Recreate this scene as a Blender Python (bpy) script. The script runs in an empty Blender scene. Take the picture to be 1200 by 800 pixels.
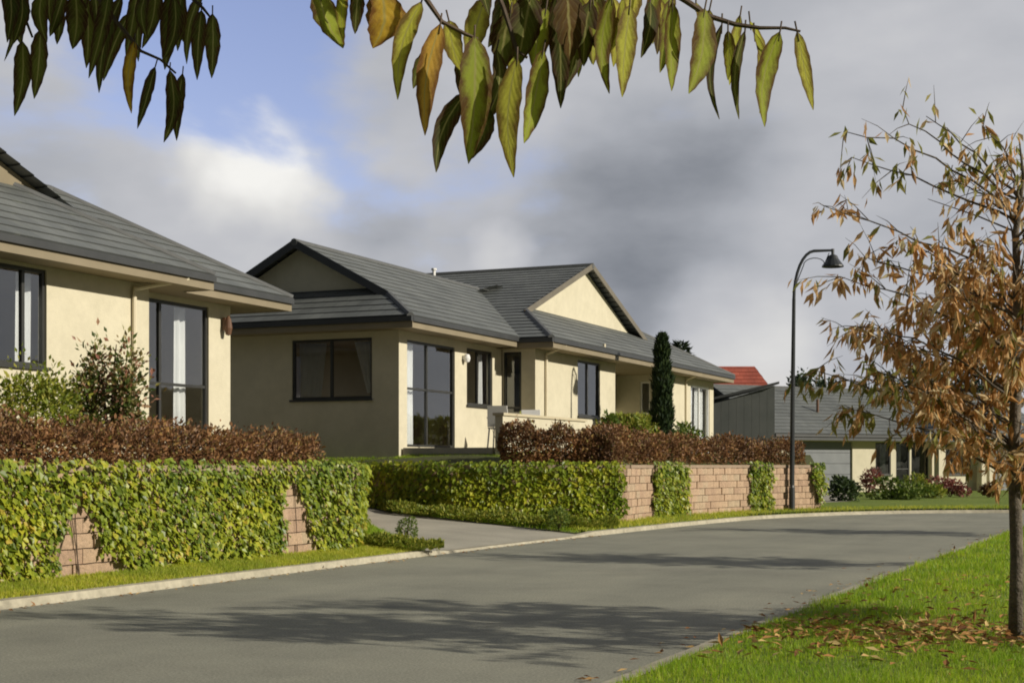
import bpy, math, random
import numpy as np
from mathutils import Vector, Matrix
random.seed(7); rng = np.random.default_rng(7)
R = math.radians
S = bpy.context.scene
COL = S.collection

# ------------------------------------------------------------------ measured camera
F, HZ, EYE = 1700.0, 545.0, 1.25
PSI = math.atan(750/F); sn, cs = math.sin(PSI), math.cos(PSI)
def at(px, D, py=None):
    l = (px-600)/F*D
    p = (-sn*D+cs*l, cs*D+sn*l)
    return p if py is None else Vector((p[0], p[1], EYE+(HZ-py)*D/F))
def seen(P, m=0):
    D = -sn*P[0]+cs*P[1]
    if D < .05: return False
    px = 600+F*(cs*P[0]+sn*P[1])/D; py = HZ-F*(P[2]-EYE)/D
    return -m < px < 1200+m and -m < py < 800+m

# ------------------------------------------------------------------ helpers: materials
def newmat(name):
    m = bpy.data.materials.new(name); m.use_nodes = True
    nt = m.node_tree; b = nt.nodes['Principled BSDF']
    return m, nt, b
def noise(nt, scale, detail=4, rough=.55, coord='Object', vec=None):
    n = nt.nodes.new('ShaderNodeTexNoise'); n.inputs['Scale'].default_value = scale
    n.inputs['Detail'].default_value = detail; n.inputs['Roughness'].default_value = rough
    if vec is None:
        tc = nt.nodes.new('ShaderNodeTexCoord'); vec = tc.outputs[coord]
    nt.links.new(vec, n.inputs['Vector']); return n
def ramp(nt, fac, stops, interp='LINEAR'):
    r = nt.nodes.new('ShaderNodeValToRGB'); r.color_ramp.interpolation = interp
    e = r.color_ramp.elements
    while len(e) < len(stops): e.new(.5)
    for k, (p, c) in enumerate(stops): e[k].position = p; e[k].color = (*c, 1)
    nt.links.new(fac, r.inputs['Fac']); return r
def bump(nt, b, h, strength=.3, dist=.02):
    n = nt.nodes.new('ShaderNodeBump'); n.inputs['Strength'].default_value = strength
    n.inputs['Distance'].default_value = dist
    nt.links.new(h, n.inputs['Height']); nt.links.new(n.outputs['Normal'], b.inputs['Normal'])
def surf(name, c0, c1, scale=3, rough=.8, bscale=60, bstr=.25, bdist=.01, spec=.3, fine=None):
    m, nt, b = newmat(name)
    n = noise(nt, scale, 6)
    r = ramp(nt, n.outputs['Fac'], [(.3, c0), (.7, c1)])
    out = r.outputs['Color']
    if fine:
        f = noise(nt, fine[0], 3, .7)
        fr = ramp(nt, f.outputs['Fac'], [(.3, (fine[1],)*3), (.7, (fine[2],)*3)])
        mx = nt.nodes.new('ShaderNodeMix'); mx.data_type = 'RGBA'; mx.blend_type = 'MULTIPLY'
        mx.inputs['Factor'].default_value = 1
        nt.links.new(out, mx.inputs['A']); nt.links.new(fr.outputs['Color'], mx.inputs['B']); out = mx.outputs['Result']
    nt.links.new(out, b.inputs['Base Color'])
    b.inputs['Roughness'].default_value = rough; b.inputs['Specular IOR Level'].default_value = spec
    if bstr:
        h = noise(nt, bscale, 4); bump(nt, b, h.outputs['Fac'], bstr, bdist)
    return m
def leafmat(name, stops, trans=.3, rough=.5, spec=.3, big=None):
    m, nt, b = newmat(name)
    g = nt.nodes.new('ShaderNodeNewGeometry')
    r = ramp(nt, g.outputs['Random Per Island'], stops)
    out = r.outputs['Color']
    if big:                       # patches of different growth through the plant
        f = noise(nt, big[0], 3)
        fr = ramp(nt, f.outputs['Fac'], [(.35, big[1]), (.65, big[2])])
        mx = nt.nodes.new('ShaderNodeMix'); mx.data_type = 'RGBA'; mx.blend_type = 'MULTIPLY'
        mx.inputs['Factor'].default_value = 1
        nt.links.new(out, mx.inputs['A']); nt.links.new(fr.outputs['Color'], mx.inputs['B']); out = mx.outputs['Result']
    nt.links.new(out, b.inputs['Base Color'])
    b.inputs['Roughness'].default_value = rough; b.inputs['Specular IOR Level'].default_value = spec
    t = nt.nodes.new('ShaderNodeBsdfTranslucent'); nt.links.new(out, t.inputs['Color'])
    mix = nt.nodes.new('ShaderNodeMixShader'); mix.inputs[0].default_value = trans
    nt.links.new(b.outputs[0], mix.inputs[1]); nt.links.new(t.outputs[0], mix.inputs[2])
    nt.links.new(mix.outputs[0], nt.nodes['Material Output'].inputs['Surface'])
    return m

M = {}
M['render'] = surf('cream_render', (.545,.50,.372), (.605,.555,.42), 1.4, .9, 45, .55, .012, .2, fine=(5,.93,1.03))
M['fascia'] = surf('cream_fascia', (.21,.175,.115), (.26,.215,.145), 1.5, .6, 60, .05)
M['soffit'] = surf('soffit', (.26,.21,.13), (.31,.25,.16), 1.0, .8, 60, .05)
M['gutter'] = surf('charcoal_gutter', (.035,.037,.038), (.05,.052,.053), 2, .45, 60, .03, spec=.5)
M['alu'] = surf('bronze_aluminium', (.028,.028,.026), (.042,.042,.038), 3, .4, 60, .03, spec=.5)
M['white'] = surf('white_paint', (.74,.73,.70), (.80,.79,.76), 3, .55, 60, .05)
M['lamp_white'] = surf('white_glass', (.75,.75,.74), (.8,.8,.79), 3, .3, 60, .0)
M['pipe'] = surf('cream_pipe', (.62,.55,.40), (.68,.61,.45), 2, .5, 60, .03)
M['brown'] = surf('brown_metal', (.10,.05,.03), (.15,.08,.045), 5, .5, 60, .1)
M['inside'] = surf('room_lining', (.30,.25,.19), (.40,.34,.26), .8, .9, 30, .0)
M['curtain'] = surf('white_curtain', (.70,.70,.72), (.80,.80,.80), 2, .9, 200, .1)
M['garage'] = surf('grey_garage_door', (.16,.17,.18), (.20,.21,.22), 2, .6, 60, .05)
M['darkboard'] = surf('dark_weatherboard', (.065,.072,.068), (.09,.095,.09), 1.5, .7, 40, .1)
M['paving'] = surf('concrete_paving', (.36,.33,.28), (.46,.42,.36), 1.5, .9, 90, .3, .01, fine=(60,.85,1.1))
M['pole'] = surf('dark_green_black_steel', (.022,.025,.027), (.035,.038,.04), 4, .4, 60, .05, spec=.5)
M['mortar'] = surf('wall_core', (.27,.20,.14), (.32,.24,.175), 4, .95, 60, .3)
M['soil'] = surf('soil', (.045,.03,.018), (.08,.055,.035), 3, .95, 40, .6, .03)
M['bark'] = surf('bark', (.07,.058,.045), (.19,.16,.125), 14, .9, 50, .8, .02)
M['twig'] = surf('twig', (.07,.05,.035), (.12,.085,.06), 10, .8, 40, .4)
M['hedgetwig'] = surf('hedge_twig', (.05,.028,.02), (.09,.05,.035), 10, .9, 40, .4)

def glass_mat():
    m, nt, b = newmat('window_glass'); nt.nodes.remove(b)
    gl = nt.nodes.new('ShaderNodeBsdfGlossy'); gl.inputs['Roughness'].default_value = .015
    gl.inputs['Color'].default_value = (.9,.93,.95,1)
    tr = nt.nodes.new('ShaderNodeBsdfTransparent'); tr.inputs['Color'].default_value = (.93,.95,.94,1)
    n = noise(nt, 1.3, 2); bp = nt.nodes.new('ShaderNodeBump'); bp.inputs['Strength'].default_value = .06; bp.inputs['Distance'].default_value = .05
    nt.links.new(n.outputs['Fac'], bp.inputs['Height']); nt.links.new(bp.outputs['Normal'], gl.inputs['Normal'])
    fr = nt.nodes.new('ShaderNodeFresnel'); fr.inputs['IOR'].default_value = 2.35
    mx = nt.nodes.new('ShaderNodeMixShader')
    nt.links.new(fr.outputs[0], mx.inputs[0]); nt.links.new(tr.outputs[0], mx.inputs[1]); nt.links.new(gl.outputs[0], mx.inputs[2])
    nt.links.new(mx.outputs[0], nt.nodes['Material Output'].inputs['Surface']); return m
M['glass'] = glass_mat()

def tile_mat(name, c0, c1):
    m, nt, b = newmat(name)
    uv = nt.nodes.new('ShaderNodeTexCoord')
    br = nt.nodes.new('ShaderNodeTexBrick'); br.inputs['Scale'].default_value = 1
    br.inputs['Brick Width'].default_value = .30; br.inputs['Row Height'].default_value = .33
    br.inputs['Mortar Size'].default_value = .008; br.inputs['Mortar Smooth'].default_value = .5
    br.inputs['Color1'].default_value = (*c0, 1); br.inputs['Color2'].default_value = (*c1, 1)
    br.inputs['Mortar'].default_value = (*[v*.6 for v in c0], 1)
    nt.links.new(uv.outputs['UV'], br.inputs['Vector'])
    n = noise(nt, .9, 6); r = ramp(nt, n.outputs['Fac'], [(.3, (.75,.76,.74)), (.7, (1.15,1.15,1.12))])
    mx = nt.nodes.new('ShaderNodeMix'); mx.data_type = 'RGBA'; mx.blend_type = 'MULTIPLY'; mx.inputs['Factor'].default_value = 1
    nt.links.new(br.outputs['Color'], mx.inputs['A']); nt.links.new(r.outputs['Color'], mx.inputs['B'])
    li = noise(nt, 2.6, 8, .75); lr = ramp(nt, li.outputs['Fac'], [(.56, (0,0,0)), (.74, (.55,.55,.55))])
    ml = nt.nodes.new('ShaderNodeMix'); ml.data_type = 'RGBA'; nt.links.new(lr.outputs['Color'], ml.inputs['Factor'])
    nt.links.new(mx.outputs['Result'], ml.inputs['A']); ml.inputs['B'].default_value = (c0[0]*1.5+.02, c0[1]*1.5+.02, c0[2]*1.3, 1)
    nt.links.new(ml.outputs['Result'], b.inputs['Base Color']); b.inputs['Roughness'].default_value = .6
    b.inputs['Specular IOR Level'].default_value = .4
    bump(nt, b, br.outputs['Fac'], -.25, .015); return m
M['tile'] = tile_mat('grey_roof_tile', (.112,.119,.118), (.140,.147,.144))
M['tile_red'] = tile_mat('red_roof_tile', (.34,.075,.045), (.42,.10,.06))
M['ridge'] = surf('ridge_tile', (.085,.088,.088), (.115,.117,.116), 4, .6, 60, .1)

def block_mat():
    m, nt, b = newmat('split_block')
    g = nt.nodes.new('ShaderNodeNewGeometry')
    r = ramp(nt, g.outputs['Random Per Island'], [(0, (.40,.275,.19)), (.35, (.455,.32,.215)), (.7, (.49,.35,.235)), (1, (.45,.35,.24))])
    n = noise(nt, 22, 6, .7); fr = ramp(nt, n.outputs['Fac'], [(.3, (.72,.72,.72)), (.7, (1.15,1.12,1.1))])
    mx = nt.nodes.new('ShaderNodeMix'); mx.data_type = 'RGBA'; mx.blend_type = 'MULTIPLY'; mx.inputs['Factor'].default_value = 1
    nt.links.new(r.outputs['Color'], mx.inputs['A']); nt.links.new(fr.outputs['Color'], mx.inputs['B'])
    nt.links.new(mx.outputs['Result'], b.inputs['Base Color']); b.inputs['Roughness'].default_value = .95
    h = noise(nt, 28, 6, .7); bump(nt, b, h.outputs['Fac'], .9, .03); return m
M['block'] = block_mat()

def road_mat():
    m, nt, b = newmat('chip_seal')
    tc = nt.nodes.new('ShaderNodeTexCoord')
    mp = nt.nodes.new('ShaderNodeMapping'); mp.inputs['Scale'].default_value = (1.0,.12,1)
    nt.links.new(tc.outputs['Object'], mp.inputs['Vector'])
    a = noise(nt, .9, 5, .6, vec=mp.outputs['Vector'])
    ra = ramp(nt, a.outputs['Fac'], [(.3, (.235,.233,.185)), (.55, (.275,.270,.213)), (.75, (.305,.295,.23))])
    f = noise(nt, 55, 3, .8); rf = ramp(nt, f.outputs['Fac'], [(.3, (.55,.55,.55)), (.72, (1.4,1.4,1.4))])
    g = noise(nt, .5, 6, .7); rg = ramp(nt, g.outputs['Fac'], [(.32, (.80,.80,.81)), (.52, (1.0,1.0,1.0)), (.7,(1.12,1.11,1.09))])
    out = ra.outputs['Color']
    for k in (rf, rg):
        mx = nt.nodes.new('ShaderNodeMix'); mx.data_type = 'RGBA'; mx.blend_type = 'MULTIPLY'; mx.inputs['Factor'].default_value = 1
        nt.links.new(out, mx.inputs['A']); nt.links.new(k.outputs['Color'], mx.inputs['B']); out = mx.outputs['Result']
    nt.links.new(out, b.inputs['Base Color']); b.inputs['Roughness'].default_value = .85; b.inputs['Specular IOR Level'].default_value = .25
    h = noise(nt, 90, 3, .8); bump(nt, b, h.outputs['Fac'], .5, .012); return m
M['road'] = road_mat()
M['kerb'] = surf('kerb_concrete', (.34,.31,.23), (.46,.42,.32), 1.6, .9, 70, .4, .01, fine=(9,.75,1.1))
M['drive'] = surf('driveway_concrete', (.30,.28,.23), (.40,.37,.30), .9, .9, 70, .3, .01, fine=(50,.8,1.15))
M['grassbase'] = surf('grass_ground', (.13,.19,.022), (.20,.25,.035), .8, .95, 60, .8, .04, fine=(35,.6,1.3))
M['gardenbase'] = surf('garden_ground', (.06,.075,.02), (.10,.10,.04), .7, .95, 40, .8, .04, fine=(25,.6,1.3))
M['far'] = surf('far_ground', (.05,.07,.02), (.08,.10,.03), .05, .95, 1, .2, .1)
M['added_hill'] = surf('added_hill_scrub', (.05,.06,.025), (.16,.15,.07), .09, .95, .6, .6, 1.0)
M['grass'] = leafmat('grass_blade', [(0,(.21,.35,.014)), (.5,(.31,.46,.024)), (.85,(.42,.52,.035)), (1,(.50,.44,.12))], .5, .5, .3, (.9,(.75,.85,.8),(1.15,1.1,1.0)))
M['vergegrass'] = leafmat('verge_grass_blade', [(0,(.34,.40,.035)), (.5,(.48,.51,.055)), (.85,(.55,.53,.07)), (1,(.56,.47,.15))], .5, .5, .3, (.9,(.75,.85,.8),(1.15,1.1,1.0)))
M['ivy'] = leafmat('ivy_leaf', [(0,(.08,.13,.014)), (.3,(.20,.26,.022)), (.7,(.33,.39,.035)), (.93,(.44,.46,.05)), (1,(.44,.34,.07))], .35, .4, .4, (1.3,(.65,.75,.75),(1.2,1.1,.9)))
M['ivy_dark'] = leafmat('ivy_leaf_dark', [(0,(.12,.18,.018)), (.4,(.29,.37,.03)), (.8,(.42,.47,.04)), (1,(.52,.52,.07))], .45, .4, .4, (1.2,(.6,.7,.7),(1.2,1.1,.9)))
M['hedge'] = leafmat('barberry_leaf', [(0,(.11,.055,.026)), (.4,(.21,.11,.05)), (.72,(.29,.155,.07)), (.86,(.36,.22,.09)), (1,(.22,.20,.05))], .25, .5, .3, (2.2,(.7,.7,.75),(1.2,1.1,1.0)))
M['lime'] = leafmat('yellow_green_leaf', [(0,(.11,.16,.018)), (.5,(.23,.27,.03)), (1,(.36,.34,.06))], .35, .45, .3)
M['deep'] = leafmat('deep_green_leaf', [(0,(.02,.038,.012)), (.5,(.04,.07,.02)), (1,(.085,.12,.03))], .2, .5, .3)
M['mid'] = leafmat('mid_green_leaf', [(0,(.06,.11,.018)), (.5,(.12,.18,.025)), (1,(.21,.25,.04))], .3, .5, .3)
M['photinia'] = leafmat('red_tipped_leaf', [(0,(.05,.085,.02)), (.4,(.13,.17,.035)), (.6,(.24,.22,.06)), (.78,(.30,.12,.08)), (.88,(.42,.24,.15)), (1,(.46,.44,.20))], .4, .4, .4)
M['cypress'] = leafmat('cypress_leaf', [(0,(.012,.025,.010)), (.6,(.025,.045,.014)), (1,(.05,.075,.02))], .15, .6, .2)
M['fartree'] = leafmat('far_tree_leaf', [(0,(.03,.05,.025)), (1,(.06,.085,.04))], .2, .6, .2)
M['redbush'] = leafmat('red_bush_leaf', [(0,(.12,.03,.03)), (.6,(.25,.07,.06)), (1,(.30,.14,.08))], .25, .5, .3)
M['autumn'] = leafmat('autumn_leaf', [(0,(.34,.19,.06)), (.3,(.58,.31,.12)), (.6,(.74,.46,.20)), (.85,(.80,.62,.36)), (1,(.76,.68,.42))], .58, .5, .3)
M['autumngreen'] = leafmat('late_green_leaf', [(0,(.16,.17,.03)), (.6,(.30,.29,.07)), (1,(.48,.40,.12))], .5, .5, .3)
M['litter'] = leafmat('fallen_leaf', [(0,(.14,.06,.025)), (.4,(.32,.15,.05)), (.75,(.48,.28,.10)), (1,(.55,.42,.18))], .15, .8, .2)

def bigleaf(name, cols, edge):
    m, nt, b = newmat(name)
    tc = nt.nodes.new('ShaderNodeTexCoord')
    g = nt.nodes.new('ShaderNodeNewGeometry')
    base = ramp(nt, g.outputs['Random Per Island'], cols).outputs['Color']
    sp = nt.nodes.new('ShaderNodeSeparateXYZ'); nt.links.new(tc.outputs['UV'], sp.inputs[0])
    ab = nt.nodes.new('ShaderNodeMath'); ab.operation = 'ABSOLUTE'; nt.links.new(sp.outputs[0], ab.inputs[0])
    # blotches near margin and tip
    n = noise(nt, 45, 5, .7)
    ad = nt.nodes.new('ShaderNodeMath'); ad.operation = 'MULTIPLY_ADD'; ad.inputs[1].default_value = .55
    nt.links.new(ab.outputs[0], ad.inputs[0]); nt.links.new(n.outputs['Fac'], ad.inputs[2])
    rr = ramp(nt, ad.outputs[0], [(.62, (0,0,0)), (.98, (1,1,1))])
    mx = nt.nodes.new('ShaderNodeMix'); mx.data_type = 'RGBA'; nt.links.new(rr.outputs['Color'], mx.inputs['Factor'])
    nt.links.new(base, mx.inputs['A']); mx.inputs['B'].default_value = (*edge, 1)
    # veins: pale midrib and side veins
    w = nt.nodes.new('ShaderNodeMath'); w.operation = 'MULTIPLY_ADD'; w.inputs[1].default_value = .22
    nt.links.new(ab.outputs[0], w.inputs[0]); 
    ng = nt.nodes.new('ShaderNodeMath'); ng.operation = 'MULTIPLY'; ng.inputs[1].default_value = -1
    nt.links.new(sp.outputs[1], ng.inputs[0]); nt.links.new(ng.outputs[0], w.inputs[2])
    s = nt.nodes.new('ShaderNodeMath'); s.operation = 'MULTIPLY'; s.inputs[1].default_value = 70; nt.links.new(w.outputs[0], s.inputs[0])
    si = nt.nodes.new('ShaderNodeMath'); si.operation = 'SINE'; nt.links.new(s.outputs[0], si.inputs[0])
    mid = ramp(nt, ab.outputs[0], [(.03, (.7,.7,.7)), (.12, (0,0,0))])
    v = ramp(nt, si.outputs[0], [(.70, (0,0,0)), (1.0, (.13,.13,.13))])
    mxx = nt.nodes.new('ShaderNodeMix'); mxx.data_type = 'RGBA'; mxx.blend_type = 'LIGHTEN'; mxx.inputs['Factor'].default_value = 1
    nt.links.new(mid.outputs['Color'], mxx.inputs['A']); nt.links.new(v.outputs['Color'], mxx.inputs['B'])
    m2 = nt.nodes.new('ShaderNodeMix'); m2.data_type = 'RGBA'; nt.links.new(mxx.outputs['Result'], m2.inputs['Factor'])
    nt.links.new(mx.outputs['Result'], m2.inputs['A']); m2.inputs['B'].default_value = (.42,.38,.14,1)
    out = m2.outputs['Result']
    nt.links.new(out, b.inputs['Base Color']); b.inputs['Roughness'].default_value = .62; b.inputs['Specular IOR Level'].default_value = .18
    bump(nt, b, si.outputs[0], .10, .002)
    t = nt.nodes.new('ShaderNodeBsdfTranslucent'); nt.links.new(out, t.inputs['Color'])
    mix = nt.nodes.new('ShaderNodeMixShader'); mix.inputs[0].default_value = .58
    nt.links.new(b.outputs[0], mix.inputs[1]); nt.links.new(t.outputs[0], mix.inputs[2])
    nt.links.new(mix.outputs[0], nt.nodes['Material Output'].inputs['Surface'])
    return m
M['leaf_d'] = bigleaf('hanging_leaf_dark', [(0,(.06,.075,.014)), (1,(.13,.15,.025))], (.06,.03,.012))  # shade on the left-hand leaves is put into this dark colour
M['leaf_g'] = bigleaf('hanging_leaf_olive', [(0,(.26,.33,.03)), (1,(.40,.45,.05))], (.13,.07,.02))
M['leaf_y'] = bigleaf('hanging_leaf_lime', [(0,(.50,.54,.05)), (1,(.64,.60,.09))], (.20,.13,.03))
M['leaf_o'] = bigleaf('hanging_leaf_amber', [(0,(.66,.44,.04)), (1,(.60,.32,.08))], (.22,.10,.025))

# ------------------------------------------------------------------ helpers: objects
def tag(o, label=None, cat=None, group=None, kind=None):
    if label: o['label'] = label
    if cat: o['category'] = cat
    if group: o['group'] = group
    if kind: o['kind'] = kind
    return o
def empty(name, loc, label, cat, group=None, rz=0):
    o = bpy.data.objects.new(name, None); COL.objects.link(o); o.location = loc; o.rotation_euler.z = rz
    o.empty_display_size = .2
    return tag(o, label, cat, group)
def mesh_obj(name, verts, faces, mats, parent=None, origin=(0,0,0), midx=None, uvs=None, smooth=False):
    me = bpy.data.meshes.new(name)
    o3 = Vector(origin)
    v = np.asarray(verts, dtype=float).reshape(-1, 3) - np.array(o3)
    me.from_pydata(v.tolist(), [], faces)
    if not isinstance(mats, (list, tuple)): mats = [mats]
    for m in mats: me.materials.append(m)
    if midx is not None: me.polygons.foreach_set('material_index', np.asarray(midx, dtype=np.int32))
    if uvs is not None:
        ul = me.uv_layers.new(name='UVMap')
        flat = np.array([c for f in uvs for c in f], dtype=np.float32).ravel()
        ul.data.foreach_set('uv', flat)
    if smooth: me.polygons.foreach_set('use_smooth', [True]*len(me.polygons))
    me.update()
    o = bpy.data.objects.new(name, me); COL.objects.link(o)
    if parent is not None: o.parent = parent
    else: o.location = o3
    return o
def copy_tree(o, parent=None):
    c = o.copy(); COL.objects.link(c)
    if parent is not None: c.parent = parent
    for ch in list(o.children): copy_tree(ch, c)
    return c

class MB:
    def __init__(s): s.v = []; s.f = []; s.uv = []; s.mi = []; s.cur = 0
    def add(s, vs, fs, uvs=None):
        n = len(s.v); s.v += [tuple(p) for p in vs]
        for k, f in enumerate(fs):
            s.f.append([n+i for i in f]); s.mi.append(s.cur)
            s.uv.append(uvs[k] if uvs else [(0,0)]*len(f))
        return s
    def box(s, a, b):
        x0,x1 = sorted((a[0],b[0])); y0,y1 = sorted((a[1],b[1])); z0,z1 = sorted((a[2],b[2]))
        vs = [(x0,y0,z0),(x1,y0,z0),(x1,y1,z0),(x0,y1,z0),(x0,y0,z1),(x1,y0,z1),(x1,y1,z1),(x0,y1,z1)]
        return s.add(vs, [(0,3,2,1),(4,5,6,7),(0,1,5,4),(1,2,6,5),(2,3,7,6),(3,0,4,7)])
    def obox(s, o, ux, uy, a, b):      # box in a local frame: o + ux*x + uy*y + Z
        o = Vector(o); ux = Vector(ux); uy = Vector(uy); z = Vector((0,0,1))
        x0,x1 = sorted((a[0],b[0])); y0,y1 = sorted((a[1],b[1])); z0,z1 = sorted((a[2],b[2]))
        P = lambda x,y,w: o+ux*x+uy*y+z*w
        vs = [P(x0,y0,z0),P(x1,y0,z0),P(x1,y1,z0),P(x0,y1,z0),P(x0,y0,z1),P(x1,y0,z1),P(x1,y1,z1),P(x0,y1,z1)]
        return s.add(vs, [(0,3,2,1),(4,5,6,7),(0,1,5,4),(1,2,6,5),(2,3,7,6),(3,0,4,7)])
    def tube(s, pts, rad, n=8, cap=True):
        pts = [Vector(p) for p in pts]
        if not isinstance(rad, (list, tuple)): rad = [rad]*len(pts)
        rings = []
        ref = Vector((0.13,.31,.94))
        for i, p in enumerate(pts):
            d = (pts[min(i+1,len(pts)-1)]-pts[max(i-1,0)])
            d = d.normalized() if d.length > 1e-9 else Vector((0,0,1))
            a = ref - d*ref.dot(d)
            if a.length < .05: a = Vector((1,0,0)) - d*d.x
            a.normalize(); b = d.cross(a); ref = a
            rings.append([p+(a*math.cos(2*math.pi*k/n)+b*math.sin(2*math.pi*k/n))*rad[i] for k in range(n)])
        vs = [p for r in rings for p in r]; fs = []
        for i in range(len(pts)-1):
            for k in range(n):
                fs.append((i*n+k, i*n+(k+1)%n, (i+1)*n+(k+1)%n, (i+1)*n+k))
        if cap: fs += [tuple(reversed(range(n))), tuple(range((len(pts)-1)*n, len(pts)*n))]
        return s.add(vs, fs)
    def lathe(s, c, prof, n=16):
        c = Vector(c); vs = []; fs = []
        for r, z in prof:
            for k in range(n): vs.append(c+Vector((r*math.cos(2*math.pi*k/n), r*math.sin(2*math.pi*k/n), z)))
        for i in range(len(prof)-1):
            for k in range(n): fs.append((i*n+k, i*n+(k+1)%n, (i+1)*n+(k+1)%n, (i+1)*n+k))
        return s.add(vs, fs)
    def prism(s, poly, d):              # polygon extruded along vector d
        n = len(poly); d = Vector(d); vs = [Vector(p) for p in poly]+[Vector(p)+d for p in poly]
        return s.add(vs, [tuple(reversed(range(n))), tuple(range(n,2*n))]+[(i,(i+1)%n,n+(i+1)%n,n+i) for i in range(n)])
    def build(s, name, mats, parent=None, origin=None, smooth=False):
        if origin is None:
            origin = (0,0,0)
            p = parent
            while p is not None:
                origin = tuple(Vector(origin)+p.location); p = p.parent
        return mesh_obj(name, s.v, s.f, mats, parent, origin, s.mi, s.uv, smooth)

# leaves as kites: base, side, tip, side
def kites(P, Dv, Nv, L, W, fold=.0):
    P, Dv, Nv = map(np.asarray, (P, Dv, Nv)); n = len(P)
    Dv = Dv/np.linalg.norm(Dv, axis=1, keepdims=True)
    Sd = np.cross(Dv, Nv); Sd /= np.maximum(np.linalg.norm(Sd, axis=1, keepdims=True), 1e-6)
    Nn = np.cross(Sd, Dv)
    L = np.broadcast_to(np.asarray(L, float), (n,))[:,None]; W = np.broadcast_to(np.asarray(W, float), (n,))[:,None]
    mid = P+Dv*L*.45+Nn*W*fold
    V = np.stack([P, mid+Sd*W/2, P+Dv*L, mid-Sd*W/2], axis=1)
    return V.reshape(-1,3)
def kite_obj(name, V, mats, parent=None, origin=(0,0,0), midx=None):
    n = len(V)//4
    F_ = np.arange(4*n).reshape(-1,4).tolist()
    return mesh_obj(name, V, F_, mats, parent, origin, midx)
def rdir(n): 
    d = rng.normal(size=(n,3)); return d/np.linalg.norm(d, axis=1, keepdims=True)

# ------------------------------------------------------------------ world, sun, camera
SUN_EL, SUN_AZ = R(23.5), R(1.0)            # azimuth measured from +X towards +Y
sd = Vector((math.cos(SUN_EL)*math.cos(SUN_AZ), math.cos(SUN_EL)*math.sin(SUN_AZ), math.sin(SUN_EL)))
W = bpy.data.worlds.new('World'); S.world = W; W.use_nodes = True
nt = W.node_tree; bg = nt.nodes['Background']
sky = nt.nodes.new('ShaderNodeTexSky'); sky.sky_type = 'NISHITA'; sky.sun_disc = False
sky.sun_elevation = SUN_EL; sky.sun_rotation = math.pi/2 - SUN_AZ; sky.air_density = 1; sky.dust_density = 1.2
tc = nt.nodes.new('ShaderNodeTexCoord'); DIR = tc.outputs['Generated']
wn_ = noise(nt, 7, 4, .55, vec=DIR)
w1 = nt.nodes.new('ShaderNodeVectorMath'); w1.operation = 'MULTIPLY_ADD'; nt.links.new(wn_.outputs['Color'], w1.inputs[0]); w1.inputs[1].default_value = (.13,.13,.10); w1.inputs[2].default_value = (-.065,-.065,-.05)
w2 = nt.nodes.new('ShaderNodeVectorMath'); w2.operation = 'ADD'; nt.links.new(DIR, w2.inputs[0]); nt.links.new(w1.outputs[0], w2.inputs[1]); WDIR = w2.outputs[0]
def mth(op, a, b=None, c=None):
    n = nt.nodes.new('ShaderNodeMath'); n.operation = op
    for k, v in enumerate((a, b, c)):
        if v is None: continue
        if isinstance(v, (int, float)): n.inputs[k].default_value = v
        else: nt.links.new(v, n.inputs[k])
    return n.outputs[0]
def blob(az, el, inner, outer):            # soft cap of sky round a compass direction, 1 at its middle
    d = Vector((math.sin(az)*math.cos(el), math.cos(az)*math.cos(el), math.sin(el)))
    vm = nt.nodes.new('ShaderNodeVectorMath'); vm.operation = 'DOT_PRODUCT'
    nrm = nt.nodes.new('ShaderNodeVectorMath'); nrm.operation = 'NORMALIZE'; nt.links.new(WDIR, nrm.inputs[0])
    nt.links.new(nrm.outputs[0], vm.inputs[0]); vm.inputs[1].default_value = d
    mr = nt.nodes.new('ShaderNodeMapRange'); mr.interpolation_type = 'SMOOTHSTEP'
    nt.links.new(vm.outputs['Value'], mr.inputs['Value'])
    mr.inputs['From Min'].default_value = math.cos(outer); mr.inputs['From Max'].default_value = math.cos(inner)
    return mr.outputs[0]
def pxdir(px, py):
    return math.atan((px-600)/F)-PSI, math.atan((HZ-py)/F*math.cos(math.atan((px-600)/F)))
mp = nt.nodes.new('ShaderNodeMapping'); mp.inputs['Scale'].default_value = (1,1,2.0); nt.links.new(DIR, mp.inputs['Vector'])
big = noise(nt, 5.5, 7, .55, vec=mp.outputs['Vector']); big.inputs['Distortion'].default_value = .3
mp2 = nt.nodes.new('ShaderNodeMapping'); mp2.inputs['Location'].default_value = (3.1,1.7,.6); mp2.inputs['Scale'].default_value = (1,1,2.2); nt.links.new(DIR, mp2.inputs['Vector'])
sha = noise(nt, 6.5, 6, .5, vec=mp2.outputs['Vector'])
clear = mth('MAXIMUM', mth('MULTIPLY', blob(*pxdir(250,-10), R(1), R(8.5)), .36), mth('MULTIPLY', blob(*pxdir(20,170), R(0), R(5.5)), .20))
clear = mth('MAXIMUM', clear, mth('MULTIPLY', blob(*pxdir(640,262), R(0), R(1.6)), .10))
cover = mth('ADD', mth('ADD', mth('SUBTRACT', big.outputs['Fac'], clear), .12), mth('MULTIPLY', blob(*pxdir(285,195), R(0), R(3.4)), .13))
mrc = nt.nodes.new('ShaderNodeMapRange'); mrc.interpolation_type = 'SMOOTHSTEP'; nt.links.new(cover, mrc.inputs['Value'])
mrc.inputs['From Min'].default_value = .30; mrc.inputs['From Max'].default_value = .56
tone = mth('ADD', mth('MULTIPLY', mth('SUBTRACT', sha.outputs['Fac'], .5), .62), .55)
tone = mth('ADD', tone, mth('MULTIPLY', blob(*pxdir(285,190), R(0), R(3.6)), .36))
tone = mth('ADD', tone, mth('MULTIPLY', blob(*pxdir(590,300), R(0), R(1.6)), .20))
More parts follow.
